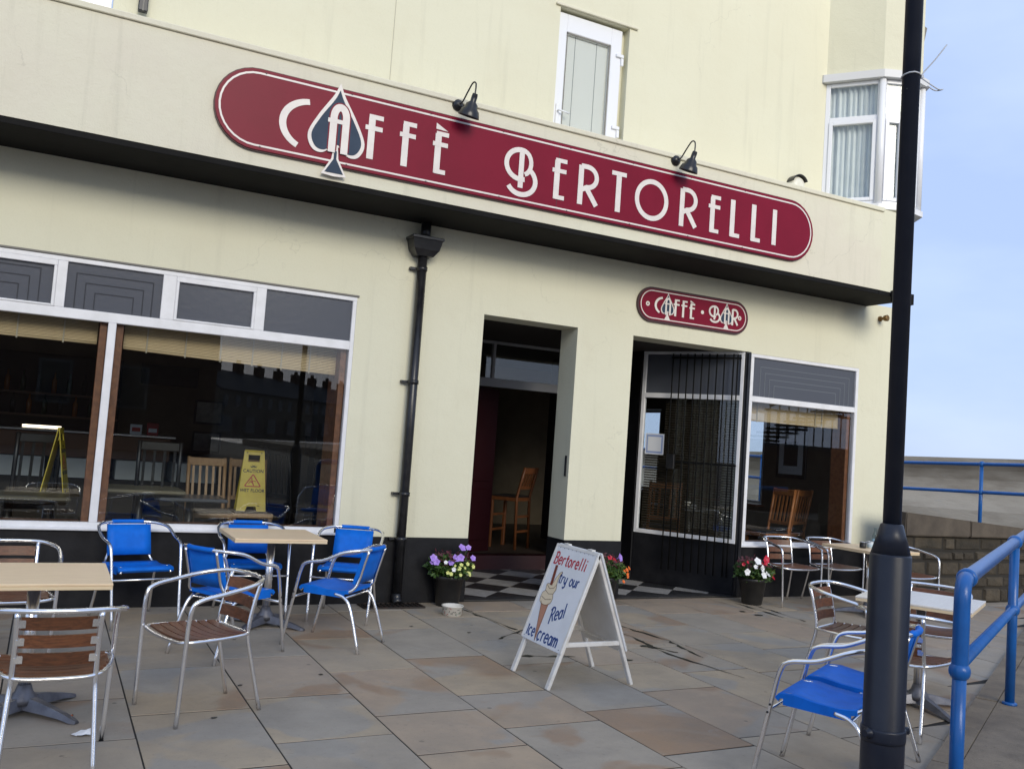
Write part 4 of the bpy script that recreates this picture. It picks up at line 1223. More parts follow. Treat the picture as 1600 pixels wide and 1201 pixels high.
# ------------------------------------------------------------------ blue railings
rl = thing('blue_railing', 'thick blue tubular railing with a rounded end in the right foreground', 'railing', (0, 0, 0))
e1 = Vector((3.80, -5.545, 0)); e2 = Vector((6.23, -4.165, 0)); d_ = (e2-e1).normalized()
RR = .036
def ZT_(t): return 1.122+.0125*t
def ZM_(t): return .745-.024*t
def at_(t, z): return tuple(e1+d_*t+Vector((0, 0, z)))
Lr = 7.2; L12 = (e2-e1).length
m = MB(); m.tube(fillet([at_(Lr, ZT_(Lr)), at_(0, ZT_(0)), at_(0, ZM_(0)-.04), at_(.0, ZM_(0)-.05)], .10, 8)[:-1], RR, 16); m.build('top_rail', RAILB, rl)
m = MB(); m.tube([at_(0, ZM_(0)-.02), at_(0, .0)], RR*.86, 16); m.build('post', RAILB, rl)
m = MB(); m.tube([at_(0.02, ZM_(0)), at_(Lr, ZM_(Lr))], RR*.80, 14); m.build('middle_rail', RAILB, rl)
for t in (L12, L12*2, ):
    m = MB(); m.tube([at_(t, .018), at_(t, ZT_(t)-.01)], RR*.9, 16); m.build('post', RAILB, rl)
def ball(p, r): 
    m = MB(); m.xf = Matrix.Translation(p)
    m.lathe([(r*math.sin(math.pi*k/10)+.0005, -r*math.cos(math.pi*k/10)) for k in range(11)], seg=16); return m
def collar(t, z, r):
    m = MB(); m.xf = Matrix.Translation(at_(t, z)) @ Vector((d_.x, d_.y, 0)).to_track_quat('Z', 'Y').to_matrix().to_4x4()
    m.lathe([(r*.82, -.035), (r, -.026), (r, .026), (r*.82, .035)], seg=16); return m
collar(.145, ZT_(.145), .046).build('collar', RAILB, rl)
ball(at_(0, ZM_(0)-.03), .047).build('joint_ball', RAILB, rl)
for t in (L12, L12*2):
    ball(at_(t, ZT_(t)), .050).build('joint_ball', RAILB, rl); ball(at_(t, ZM_(t)), .047).build('joint_ball', RAILB, rl)
    m = MB(); m.xf = Matrix.Translation(at_(t, .018)); m.lathe([(.05, 0), (.05, .012), (.034, .02)], seg=14); m.build('foot_flange', RAILB, rl)

# promenade beyond the low wall, its stone wall, far railing and the sea wall
g = MB(); g.prism([(9.95, -.40), (14.7, -.40), (14.7, -70), (36, -70), (22, -.4), (10, 80), (9.95, 80)], -.05, .45); tag(g.build('promenade', CONC), kind='structure')
lw = thing('stone_wall', 'low dark rubble stone wall with a smooth coping beyond the tables', 'wall', (9.35, -.66, 0))
m = MB(); m.box(0, 9, .03, .24, -.03, .82); m.build('core', MORTAR, lw)
rs2 = random.Random(9)
zc = 0.0
rows = [(.0, .19), (.19, .34), (.34, .53), (.53, .66), (.66, .83)]
for z0, z1 in rows:
    x = rs2.uniform(-.2, 0)
    while x < 4.8:
        L = rs2.uniform(.16, .55)
        m = MB(); k = .008
        a, b = max(x, 0)+k, x+L-k
        if b-a > .04:
            zz0, zz1 = z0+k, z1-k+rs2.uniform(-.008, .004)
            d0 = rs2.uniform(-.008, .026)
            cx = (a+b)/2; hw = (b-a)/2
            fr_ = [(-hw, .04, zz0), (hw, .04, zz0), (hw, .04, zz1), (-hw, .04, zz1)]
            ff = [(-hw+.018, d0, zz0+.018+rs2.uniform(0, .012)), (hw-.018, d0, zz0+.018), (hw-.018-rs2.uniform(0, .02), d0, zz1-.018), (-hw+.018, d0, zz1-.018-rs2.uniform(0, .012))]
            mid = (rs2.uniform(-.4, .4)*hw, d0-.010, (zz0+zz1)/2+rs2.uniform(-.03, .03))
            for i in range(4):
                m.face([fr_[i], fr_[(i+1) % 4], ff[(i+1) % 4], ff[i]]); m.face([ff[i], ff[(i+1) % 4], mid])
            m.build('stone', STONE, lw, (cx, 0, 0))
        x += L
m = MB(); m.box(4.8, 9, .0, .04, 0, .83); m.build('stone_face', STONE, lw)
x = 0
while x < 9:
    m = MB(); z = lambda t: 1.12-.066*min(t, 3.6)
    a, b = x+.004, x+1.19
    vs = [(a, -.03, .835), (b, -.03, .835), (b, .30, .835), (a, .30, .835), (a, -.03, z(a)), (b, -.03, z(b)), (b, .30, z(b)), (a, .30, z(a))]
    q = [m.v(p) for p in vs]
    for f in ((0, 3, 2, 1), (4, 5, 6, 7), (0, 1, 5, 4), (1, 2, 6, 5), (2, 3, 7, 6), (3, 0, 4, 7)): m.bm.faces.new([q[i] for i in f])
    bmesh.ops.bevel(m.bm, geom=m.bm.edges[:], offset=.012, segments=2, affect='EDGES')
    m.build('coping_stone', COPING, lw); x += 1.2

fr2 = thing('far_railing', 'distant blue two-bar railing in front of the concrete sea wall', 'railing', (14.9, 0, 0))
def fz(y): return (4.0-y)*.03
for z, nm in ((1.79, 'top_rail'), (1.29, 'lower_rail')):
    m = MB(); m.tube([(0, 14, z+fz(6)), (0, 6, z+fz(6)), (0, 2.3, z+fz(2.3)), (0, -2.0, z+fz(-2)), (0, -3.3, z+fz(-2))], .032, 10); m.build(nm, RAILB, fr2)
for y in (7.9, 5.1, 2.3, -.5, -3.3):
    yy = min(max(y, -2), 6)
    m = MB(); m.tube([(0, y, .44), (0, y, 1.79+fz(yy))], .032, 10)
    m.build('post', RAILB, fr2)
    for z in (1.79, 1.29): ball((0, y, z+fz(yy)), .052).build('joint_ball', RAILB, fr2)
sw_ = thing('sea_wall', 'grey stained concrete sea wall with a curved face on the skyline', 'wall', (18.5, 6.98, 0))
m = MB()
prof = [(-.03, .35), (0.0, .8), (.10, 1.0), (.22, 1.25), (.26, 1.5), (.20, 1.72), (.12, 1.84), (.115, 1.86), (.02, 1.865), (.02, 1.99), (.62, 1.99), (.62, .35)]
dv = Vector((.26, -.966, 0)).normalized(); nv = Vector((-dv.y, dv.x, 0))
def spn(t): return [(Vector((0, 0, 0))+dv*t+nv*p[0]+Vector((0, 0, p[1]+.028*min(max(t, -8), 8)))) for p in prof]
ts = [-40, -8, -4, 0, 4, 8, 60]
prev = None
for t in ts:
    cur = [m.v(p) for p in spn(t)]
    if prev:
        for i in range(len(prof)-1): m.bm.faces.new((prev[i], prev[i+1], cur[i+1], cur[i]))
    prev = cur
m.build('wall_face', SEAWALL, sw_)
# ------------------------------------------------------------------ tables
def make_table(name, label, loc, rz, top_m, edge_m, sz=.70, group='square cafe tables on the paving'):
    t = thing(name, label, 'table', loc, rz, group)
    h = sz/2
    m = MB(); m.box(-h, h, -h, h, .722, .736, .003); m.build('table_top', top_m, t)
    m = MB(); m.box(-h+.001, h-.001, -h+.001, h-.001, .703, .7215, .002); m.build('table_edge', edge_m, t)
    m = MB(); m.box(-.16, .16, -.16, .16, .690, .7025); m.build('support_plate', ALUD, t)
    m = MB(); m.lathe([(.032, .10), (.032, .695)], seg=14); m.build('column', ALU, t)
    m = MB(); m.lathe([(.075, .055), (.07, .085), (.045, .115), (.034, .15)], seg=16); m.build('hub', ALUD, t)
    for k in range(4):
        m = MB(); m.xf = Matrix.Rotation(R(45+90*k), 4, 'Z')
        sec = [(.03, .045, .032, .095), (.14, .035, .026, .075), (.27, .028, .016, .045), (.34, .026, .004, .024), (.365, .016, .002, .016)]
        prev = None
        for x, w, z0, z1 in sec:
            cur = [m.v((x, -w, z0)), m.v((x, w, z0)), m.v((x, w*.55, z1)), m.v((x, -w*.55, z1))]
            if prev:
                for i in range(4): m.bm.faces.new((prev[i], prev[(i+1) % 4], cur[(i+1) % 4], cur[i]))
            else: m.bm.faces.new(cur)
            prev = cur
        m.bm.faces.new(prev)
        m.build('foot', ALUD, t)
    return t
t0 = make_table('cafe_table', 'beige square table cut by the left picture edge, slatted chairs before and behind', (.02, -2.83, 0), 0, TABLE, TABLEE, .72)
t1 = copy_tree(t0); place(t1, (1.71, -.84, 0), 0, 'beige square table among the blue chairs by the shop window')
t2 = copy_tree(t0); place(t2, (8.26, -1.12, 0), 0, 'beige square table with bottle and jars by the small shop window')
t3 = copy_tree(t0); place(t3, (5.51, -3.98, 0), 29, 'pale-topped square table between the lamp post and the blue railing')
for ch in t3.children:
    if ch.name.startswith('table_top'): ch.data = ch.data.copy(); ch.data.materials[0] = TABLEW

# ------------------------------------------------------------------ slatted aluminium chairs (front towards local -y)
SH = .435
def hoop(zb=.735):
    return [(-.25, -.225, 0), (-.262, -.215, .40), (-.268, -.205, .60), (-.275, -.16, .655), (-.283, -.02, .685), (-.272, .13, .712), (-.20, .245, zb-.003), (-.085, .287, zb), (0, .292, zb),
            (.085, .287, zb), (.20, .245, zb-.003), (.272, .13, .712), (.283, -.02, .685), (.275, -.16, .655), (.268, -.205, .60), (.262, -.215, .40), (.25, -.225, 0)]
def rear_leg(s):
    return [(s*.19, .30, 0), (s*.175, .225, .30), (s*.168, .20, .43), (s*.165, .222, .58), (s*.168, .262, .725)]
def ytop(z): # y of the back posts at height z
    return .20+(z-.43)*.21
def make_slat_chair(label, loc, deg):
    t = thing('slatted_chair', label, 'chair', loc, R(deg), 'aluminium chairs with brown wooden slats')
    m = MB(); m.tube(catmull(hoop(), 5), .0125, 9); m.build('arm_frame', ALU, t)
    for s in (-1, 1):
        m = MB(); m.tube(catmull(rear_leg(s), 5), .0125, 8); m.build('rear_leg', ALU, t)
    ring = [(-.245, -.19, SH), (-.12, -.222, SH-.012), (.12, -.222, SH-.012), (.245, -.19, SH), (.24, 0, SH), (.19, .18, SH), (.1, .215, SH-.008), (-.1, .215, SH-.008), (-.19, .18, SH), (-.24, 0, SH)]
    m = MB(); m.tube(catmull(ring, 4, True), .0105, 7, closed=True); m.build('seat_ring', ALU, t)
    for k in range(7):
        y = -.165+k*.054
        hw = .232-.05*max(0, (y-.0)/.18)-.012*max(0, (-y-.1)/.1)
        m = MB(); n = 6
        top, bot = [], []
        for i in range(n+1):
            x = -hw+2*hw*i/n; z = SH+.012-.016*(1-(x/hw)**2)
            top.append((x, z)); bot.append((x, z-.012))
        for i in range(n):
            (xa, za), (xb, zb_) = top[i], top[i+1]
            y0, y1 = y-.0235, y+.0235
            m.face([(xa, y0, za), (xb, y0, zb_), (xb, y1, zb_), (xa, y1, za)]); m.face([(xa, y0, za-.012), (xa, y1, za-.012), (xb, y1, zb_-.012), (xb, y0, zb_-.012)])
            m.face([(xa, y0, za-.012), (xb, y0, zb_-.012), (xb, y0, zb_), (xa, y0, za)]); m.face([(xa, y1, za-.012), (xa, y1, za), (xb, y1, zb_), (xb, y1, zb_-.012)])
        for (xe, ze) in (top[0], top[-1]): m.face([(xe, y-.0235, ze-.012), (xe, y+.0235, ze-.012), (xe, y+.0235, ze), (xe, y-.0235, ze)])
        m.build('seat_slat', SLAT, t)
    for zc in (.515, .595, .675):
        m = MB(); n = 6; hw = .152
        def P_(i, z): 
            x = -hw+2*hw*i/n
            return (x, ytop(z)-.020+.022*(1-(x/hw)**2), z)
        z0, z1 = zc-.029, zc+.029
        for i in range(n):
            a, b, c, d = P_(i, z0), P_(i+1, z0), P_(i+1, z1), P_(i, z1)
            o = Vector((0, .012, 0))
            A_, B_, C_, D_ = [tuple(Vector(q)+o) for q in (a, b, c, d)]
            m.face([a, b, c, d]); m.face([A_, D_, C_, B_]); m.face([d, c, C_, D_]); m.face([a, A_, B_, b])
        for i in (0, n):
            a, d = P_(i, z0), P_(i, z1); m.face([a, d, (d[0], d[1]+.012, d[2]), (a[0], a[1]+.012, a[2])])
        m.build('back_slat', SLAT, t)
        for s in (-1, 1):
            m = MB(); x = s*.146
            m.box(x-.014, x+.014, ytop(zc)-.004, ytop(zc)-.0005, zc-.017, zc+.017); m.box(x+s*.010, x+s*.022, ytop(zc)-.006, ytop(zc)+.006, zc-.010, zc+.010)
            m.build('bracket', ALU, t)
    return t
def make_blue_chair(label, loc, deg):
    t = thing('blue_chair', label, 'chair', loc, R(deg), 'aluminium chairs with blue mesh slings')
    hp = [(p[0], p[1]-(.105 if p[2] < .1 else .03 if p[2] < .5 else 0), p[2]+(.01 if p[2] > .69 else (-.03 if p[2] > .5 else 0))) for p in hoop(.735)]
    m = MB(); m.tube(catmull(hp, 5), .0125, 9); m.build('arm_frame', ALU, t)
    prof = [(.275, .735), (.245, .63), (.215, .52), (.19, .455), (.14, .425), (.06, .418), (-.06, .425), (-.16, .44), (-.215, .435)]
    for s in (-1, 1):
        m = MB(); m.tube(catmull([(s*(.155 if z > .5 else .195 if z < .43 else .178), y, z) for y, z in prof]+[(s*.195, -.235, .405)], 4), .0105, 7); m.build('sling_rail', ALU, t)
        m = MB(); m.tube(catmull([(s*.205, .05, .408), (s*.208, .13, .385), (s*.215, .19, .30), (s*.235, .285, 0)], 5), .0125, 8); m.build('rear_leg', ALU, t)
    m = MB(); m.tube([(-.260, -.262, .36), (.260, -.262, .36)], .009, 6); m.build('front_stretcher', ALU, t)
    m = MB(); m.tube([(-.208, .13, .385), (.208, .13, .385)], .009, 6); m.build('rear_stretcher', ALU, t)
    # back sling with its sleeve over the hoop, seat sling with its turned-under edges
    def sheet(name, pr, hw, th=.004, seam=True):
        m = MB(); n = 6
        rows = [[m.v((-hw+2*hw*i/n, y+dy*(1-(2*i/n-1)**2), z-dz*(1-(2*i/n-1)**2))) for i in range(n+1)] for y, z, dy, dz in pr]
        low = [[m.v((v.co.x, v.co.y+oy, v.co.z+oz)) for v in r] for r, (oy, oz) in zip(rows, [th_ for th_ in offs(pr, th)])]
        for A_, sg_ in ((rows, 1), (low, -1)):
            for r0, r1 in zip(A_, A_[1:]):
                for i in range(n):
                    f = m.bm.faces.new((r0[i], r0[i+1], r1[i+1], r1[i])); f.smooth = True
        for r0, r1, l0, l1 in zip(rows, rows[1:], low, low[1:]):
            for i in (0, n): m.bm.faces.new((r0[i], r1[i], l1[i], l0[i]))
        for rr_, ll in ((rows[0], low[0]), (rows[-1], low[-1])):
            for i in range(n): m.bm.faces.new((rr_[i], rr_[i+1], ll[i+1], ll[i]))
        return m.build(name, BLUEF, t)
    def offs(pr, th):
        o = []
        for i in range(len(pr)):
            a, b = pr[max(i-1, 0)], pr[min(i+1, len(pr)-1)]
            d = Vector((b[0]-a[0], b[1]-a[1])).normalized()
            o.append((d.y*th, -d.x*th))
        return o
    bk = sheet('back_sling', [(.261, .722, .0, 0), (.237, .64, .006, 0), (.211, .55, .014, 0), (.190, .485, .010, 0)], .170, .025)
    m = MB(); m.tube(catmull([(-.125, .272, .746), (-.085, .288, .745), (0, .293, .745), (.085, .288, .745), (.125, .272, .746)], 4), .0175, 9); m.build('sleeve', BLUEF, bk)
    m = MB()
    for s in (-1, 1): m.tube([(s*.135, .2435, .66), (s*.135, .2165, .56), (s*.135, .196, .495)], .0022, 4)
    m.build('seam', mat_seam, bk)
    st = sheet('seat_sling', [(-.243, .425, 0, 0), (-.225, .447, 0, 0), (-.15, .453, 0, .010), (-.05, .438, 0, .016), (.06, .431, 0, .016), (.12, .436, 0, .010), (.155, .442, 0, 0)], .212, .024)
    for s in (-1, 1):
        m = MB(); m.face([(s*.2125, -.20, .44), (s*.2125, .13, .43), (s*.2125, .13, .385), (s*.2125, -.20, .395)]); m.face([(s*.2095, -.20, .44), (s*.2095, -.20, .395), (s*.2095, .13, .385), (s*.2095, .13, .43)]); m.build('turned_edge', BLUEF, st)
    for s in (-1, 1):
        for y, z in ((-.245, .40), (-.256, .36)):
            m = MB(); m.xf = Matrix.Translation((s*.274, y, z)) @ Matrix.Rotation(R(90), 4, 'Y'); m.lathe([(.006, -.004), (.006, .003)], seg=8); m.build('bolt_head', BLACKM, t)
    return t
mat_seam = mat('blue_seam', (.03, .16, .62), .5)

c0 = make_slat_chair('brown slatted chair at the left picture edge, its slatted back towards the viewer', (.13, -3.60, 0), 180)
for loc, deg, lab in (((-.13, -1.78, 0), 4, 'brown slatted chair behind the table cut by the left picture edge'),
                      ((.87, -2.97, 0), -71, 'brown slatted chair standing alone in the left foreground, turned to the left'),
                      ((7.74, -.46, 0), -8, 'brown slatted chair right beside the planter of white flowers'),
                      ((8.40, -.47, 0), -4, 'brown slatted chair against the wall behind the table with the bottle'),
                      ((8.90, -1.10, 0), 0, 'brown slatted chair right of the lamp post, in front of the stone wall'),
                      ((5.30, -3.58, 0), 22, 'brown slatted chair left of the lamp post above the two blue chairs'),
                      ((6.04, -3.62, 0), -61, 'brown slatted chair behind the pale-topped table, next to the railing'),
                      ((4.98, -4.30, 0), 112, 'brown slatted chair tucked in close behind the lamp post, its seat showing to the right')):
    place(copy_tree(c0), loc, deg, lab)
b0 = make_blue_chair('blue sling chair against the black base, leftmost by the window', (.73, -.52, 0), 14)
for loc, deg, lab in (((1.24, -1.70, 0), 122, 'blue sling chair behind the lone slatted chair, its back to the viewer'),
                      ((1.66, -.36, 0), 0, 'blue sling chair tucked behind the table at the shop window'),
                      ((2.45, -.56, 0), -27, 'blue sling chair against the wall left of the drainpipe'),
                      ((2.10, -1.55, 0), -132, 'blue sling chair out on the paving right of the table, seen from its side'),
                      ((3.69, -4.93, 0), -151, 'blue sling chair nearest the viewer, left of the lamp post'),
                      ((4.14, -4.68, 0), -151, 'blue sling chair side by side with the nearest blue chair, partly behind the lamp post')):
    place(copy_tree(b0), loc, deg, lab)

# things on the table by the small window
bt = thing('glass_bottle', 'clear glass bottle on the table by the small shop window', 'bottle', (8.35, -1.10, .737))
m = MB(); m.lathe([(.028, 0), (.031, .01), (.031, .12), (.013, .17), (.011, .20), (.014, .205), (.014, .22)], seg=14); m.build('body', CLEARB, bt)
m = MB(); m.lathe([(.0315, .03), (.0315, .095)], seg=14, cap=False); m.build('paper_band', mat('pale_blue_band', (.30, .45, .55), .6), bt)
for nm, lab, cat_, x, y, mt, r_, h_ in (('ash_tray', 'dark round pot on the table beside the glass bottle', 'pot', 8.10, -1.16, INKBLK, .035, .065), ('tin_pot', 'blue and white pot between the dark pot and the bottle', 'pot', 8.23, -1.15, mat('blue_white_pot', (.35, .50, .58), .4, col2=(.7, .7, .7), scale=30), .042, .07)):
    o = thing(nm, lab, cat_, (x, y, .737))
    m = MB(); m.lathe([(r_*.9, 0), (r_, .008), (r_, h_), (r_*.9, h_), (r_*.85, .02)], seg=14, cap=False); m.face([(r_*.9*math.cos(k*.785), r_*.9*math.sin(k*.785), 0.001) for k in range(8)]); m.build('body', mt, o)
    m = MB(); m.tube([(r_*math.cos(k*.5236), r_*math.sin(k*.5236), h_) for k in range(12)], .004, 5, closed=True); m.build('rim', STEEL, o)

# ------------------------------------------------------------------ planters
def planter(label, loc, seed, flowers, trailing, size=1.0):
    r = random.Random(seed)
    t = thing('flower_planter', label, 'planter', loc, 0, 'black plastic planters of bedding flowers')
    m = MB(); m.lathe([(.105, 0), (.112, .01), (.148, .255), (.158, .258), (.162, .275), (.162, .295), (.150, .295), (.146, .265)], seg=22, cap=False); m.face([(.10*math.cos(k*.7854), .10*math.sin(k*.7854), .002) for k in range(8)]); m.build('pot', POTM, t)
    m = MB(); m.face([(.146*math.cos(k*.3927), .146*math.sin(k*.3927), .262) for k in range(16)]); m.build('soil', SOIL, t)
    def leafcloud(n, mt, cx, cz, rx, rz, ls, red=False):
        m = MB()
        for _ in range(n):
            a, b_ = r.uniform(0, 6.283), math.acos(r.uniform(-1, 1)); q = r.uniform(.35, 1)**.5
            p = Vector((cx+rx*q*math.sin(b_)*math.cos(a), rx*q*math.sin(b_)*math.sin(a), cz+rz*q*math.cos(b_)))
            if p.z < .27 and p.xy.length < .15: p.z = .27+r.uniform(0, .06)
            d = Vector((r.uniform(-1, 1), r.uniform(-1, 1), r.uniform(-.5, 1))).normalized()
            s_ = d.orthogonal().normalized()*ls*r.uniform(.28, .45); l_ = d*ls*r.uniform(.7, 1.4)
            up_ = d.cross(s_).normalized()*ls*.12
            m.face([p, p+l_*.5+s_+up_, p+l_]); m.face([p, p+l_, p+l_*.5-s_+up_])
        return m
    tag(leafcloud(900, LEAF, 0, .365, .215, .115, .045).build('foliage', LEAF, t), kind='stuff')
    tag(leafcloud(420, LEAFY, .03, .36, .21, .10, .036).build('light_foliage', LEAFY, t), kind='stuff')
    tag(leafcloud(150, LEAFR, -.01, .44, .20, .085, .045).build('dark_red_foliage', LEAFR, t), kind='stuff')
    meshes = {}
    for kind_, x, y, z, rad in flowers:
        key = kind_
        if key not in meshes:
            m = MB()
            pr = 5; n = 20
            rim = [(1+.13*math.sin(k*2*math.pi/n*pr))*1.0 for k in range(n)]
            c_ = m.v((0, 0, -.35))
            inner = [m.v((.32*math.cos(k*2*math.pi/n), .32*math.sin(k*2*math.pi/n), -.12)) for k in range(n)]
            outer = [m.v((rim[k]*math.cos(k*2*math.pi/n), rim[k]*math.sin(k*2*math.pi/n), .06*math.sin(k*2*math.pi/n*pr*2))) for k in range(n)]
            for k in range(n):
                j = (k+1) % n
                m.bm.faces.new((c_, inner[j], inner[k])); f = m.bm.faces.new((inner[k], inner[j], outer[j], outer[k])); f.smooth = True
            # trumpet behind
            tb = [m.v((.1*math.cos(k*1.0472), .1*math.sin(k*1.0472), -1.2)) for k in range(6)]
            tf = [m.v((.3*math.cos(k*1.0472), .3*math.sin(k*1.0472), -.15)) for k in range(6)]
            for k in range(6): m.bm.faces.new((tb[k], tb[(k+1) % 6], tf[(k+1) % 6], tf[k]))
            me = m.mesh('flower'); me.materials.append({'l': FLIL, 'y': FYEL, 'w': FWHI, 'r': FRED, 'o': FORA}[kind_]); meshes[key] = me
        o = link('flower', meshes[key], t, (x, y, z))
        o.scale = (rad*.84,)*3
        dv_ = Vector((x*1.2+r.uniform(-.4, .4), -1+r.uniform(-.3, .3), r.uniform(.1, .9)))
        o.rotation_euler = dv_.to_track_quat('Z', 'Y').to_euler()
    m = MB()
    for kind_, x, y, z, rad in flowers:
        m.tube([(x*.5, y*.5, .29), (x*.85, y*.9, z-.05), (x, y, z-rad*.6)], .003, 4)
    tag(m.build('stem', LEAF, t), kind='stuff')
    return t
planter('black planter of lilac petunias and small yellow flowers left of the door', (3.60, -.165, 0), 3,
        [('l', -.215, -.10, .47, .042), ('l', -.19, -.12, .435, .038), ('l', -.22, -.09, .425, .03), ('l', -.06, -.17, .435, .036), ('l', -.005, -.15, .475, .044), ('l', .045, -.15, .48, .042), ('l', .10, -.05, .565, .046), ('l', .165, -.05, .565, .032), ('l', .20, -.10, .47, .035),
         ('y', -.10, -.2, .345, .02), ('y', -.07, -.21, .335, .022), ('y', .015, -.2, .385, .024), ('y', .035, -.2, .42, .022), ('y', .11, -.18, .425, .022), ('y', .20, -.12, .39, .024), ('y', .115, -.2, .34, .026), ('y', .13, -.2, .325, .022), ('y', .03, -.21, .325, .018), ('w', -.04, -.2, .375, .026), ('w', -.12, -.18, .44, .022), ('y', -.03, -.2, .41, .016), ('y', .075, -.2, .39, .016)], 0)
planter('black planter of white petunias and dark red flowers right of the grille', (7.24, -.40, 0), 8,
        [('w', -.085, -.16, .50, .052), ('w', -.045, -.2, .425, .046), ('w', -.20, -.13, .375, .044), ('w', -.03, -.21, .355, .045), ('w', .035, -.2, .365, .042), ('w', -.12, -.17, .44, .03), ('r', .10, -.1, .515, .05), ('r', .07, -.12, .50, .038), ('r', -.005, -.16, .455, .04), ('r', .03, -.16, .47, .03), ('r', .25, -.05, .355, .03), ('r', .25, -.06, .30, .03), ('r', -.19, -.05, .45, .024), ('r', -.14, -.06, .475, .022)], 0)
planter('planter of orange and lilac flowers half hidden behind the A-board', (5.33, -.25, 0), 21,
        [('l', .12, -.12, .50, .05), ('o', .17, -.13, .36, .030), ('o', .21, -.12, .375, .026), ('o', .25, -.1, .39, .026), ('o', .24, -.1, .30, .022), ('o', .20, -.15, .335, .022), ('o', .15, -.16, .26, .022), ('r', .06, -.1, .47, .036), ('r', .0, -.1, .50, .03), ('r', .10, -.1, .44, .03), ('r', -.1, -.1, .48, .03), ('y', -.12, -.15, .4, .02)], 0)

# dog bowl
db = thing('dog_bowl', 'cream ceramic dog bowl printed with little bones, on the paving by the planter', 'bowl', (3.46, -.62, 0))
m = MB(); m.lathe([(.078, 0), (.085, .006), (.098, .082), (.104, .086), (.103, .092), (.092, .088), (.078, .02), (.01, .015)], seg=28, cap=False); m.face([(.078*math.cos(k*.5236), .078*math.sin(k*.5236), .001) for k in range(12)]); m.build('body', CERAM, db)
bone = {}
rb = random.Random(4)
bonemats = [INKBLK, mat('bone_red', (.35, .03, .02), .4), mat('bone_green', (.12, .25, .16), .4), INKBLK]
for k in range(46):
    m = MB(); a = k*2.399; zz = rb.uniform(.014, .074)
    rad = .0855+.0125*(zz-.006)/.076+.0006
    nrm = Vector((math.cos(a), math.sin(a), -.16)).normalized(); tx = Vector((-math.sin(a), math.cos(a), 0)); ty = nrm.cross(tx)
    th = rb.uniform(0, 3.14)
    x_ = tx*math.cos(th)+ty*math.sin(th); y_ = nrm.cross(x_)
    m.xf = Matrix(((x_.x, y_.x, nrm.x, rad*math.cos(a)), (x_.y, y_.y, nrm.y, rad*math.sin(a)), (x_.z, y_.z, nrm.z, zz), (0, 0, 0, 1)))
    m.plate([(-.008, -.0045), (-.005, -.0018), (.005, -.0018), (.008, -.0045), (.0105, -.002), (.009, 0), (.0105, .002), (.008, .0045), (.005, .0018), (-.005, .0018), (-.008, .0045), (-.0105, .002), (-.009, 0), (-.0105, -.002)], .0004)
    m.build('bone_print', bonemats[k % 4], db)

# drain grating, litter
dg = thing('drain_grate', 'rusty iron drain grating at the foot of the drainpipe', 'drain', (3.03, -.17, .004))
m = MB()
for q in ((-.30, .30, -.12, -.10), (-.30, .30, .10, .12), (-.30, -.28, -.10, .10), (.28, .30, -.10, .10)): m.box(q[0], q[1], q[2], q[3], 0, .012)
m.build('frame', IRON, dg)
m = MB(); m.box(-.28, .28, -.10, .10, .0, .002); m.build('pit_shade', INKBLK, dg)  # flat black sheet in place of the dark hollow under the bars
bar = None
for k in range(12):
    x = -.25+k*.0455
    if bar is None:
        m = MB(); m.box(-.011, .011, -.10, .10, .0022, .011); bar = m.build('bar', IRON, dg, (x, 0, 0))
    else:
        o = bar.copy(); COL.objects.link(o); o.location = (x, 0, 0)
pc = MB(); r = random.Random(2)
gv = [[pc.v((.022*i-.045+r.uniform(-.004, .004), .016*j-.03+r.uniform(-.004, .004), .003+.012*r.random()+(.014 if (i, j) in ((3, 2), (4, 3)) else 0))) for j in range(5)] for i in range(5)]
for i in range(4):
    for j in range(4):
        if (i, j) in ((0, 0), (0, 3)): continue
        pc.bm.faces.new((gv[i][j], gv[i+1][j], gv[i+1][j+1], gv[i][j+1]))
tag(pc.build('paper_scrap', PAPER, None, (.295, -3.27, 0)), 'crumpled scrap of white paper on the paving by the table foot', 'litter')
ce = thing('cigarette_end', 'orange-tipped cigarette end on the paving beside the table foot', 'litter', (.255, -2.96, .006), R(70))
m = MB(); m.xf = Matrix.Rotation(R(90), 4, 'Y'); m.lathe([(.006, -.02), (.006, .008)], seg=8); m.build('filter', FORA, ce)
m = MB(); m.xf = Matrix.Rotation(R(90), 4, 'Y'); m.lathe([(.0058, .0081), (.005, .018)], seg=8); m.build('burnt_tip', INKBLK, ce)

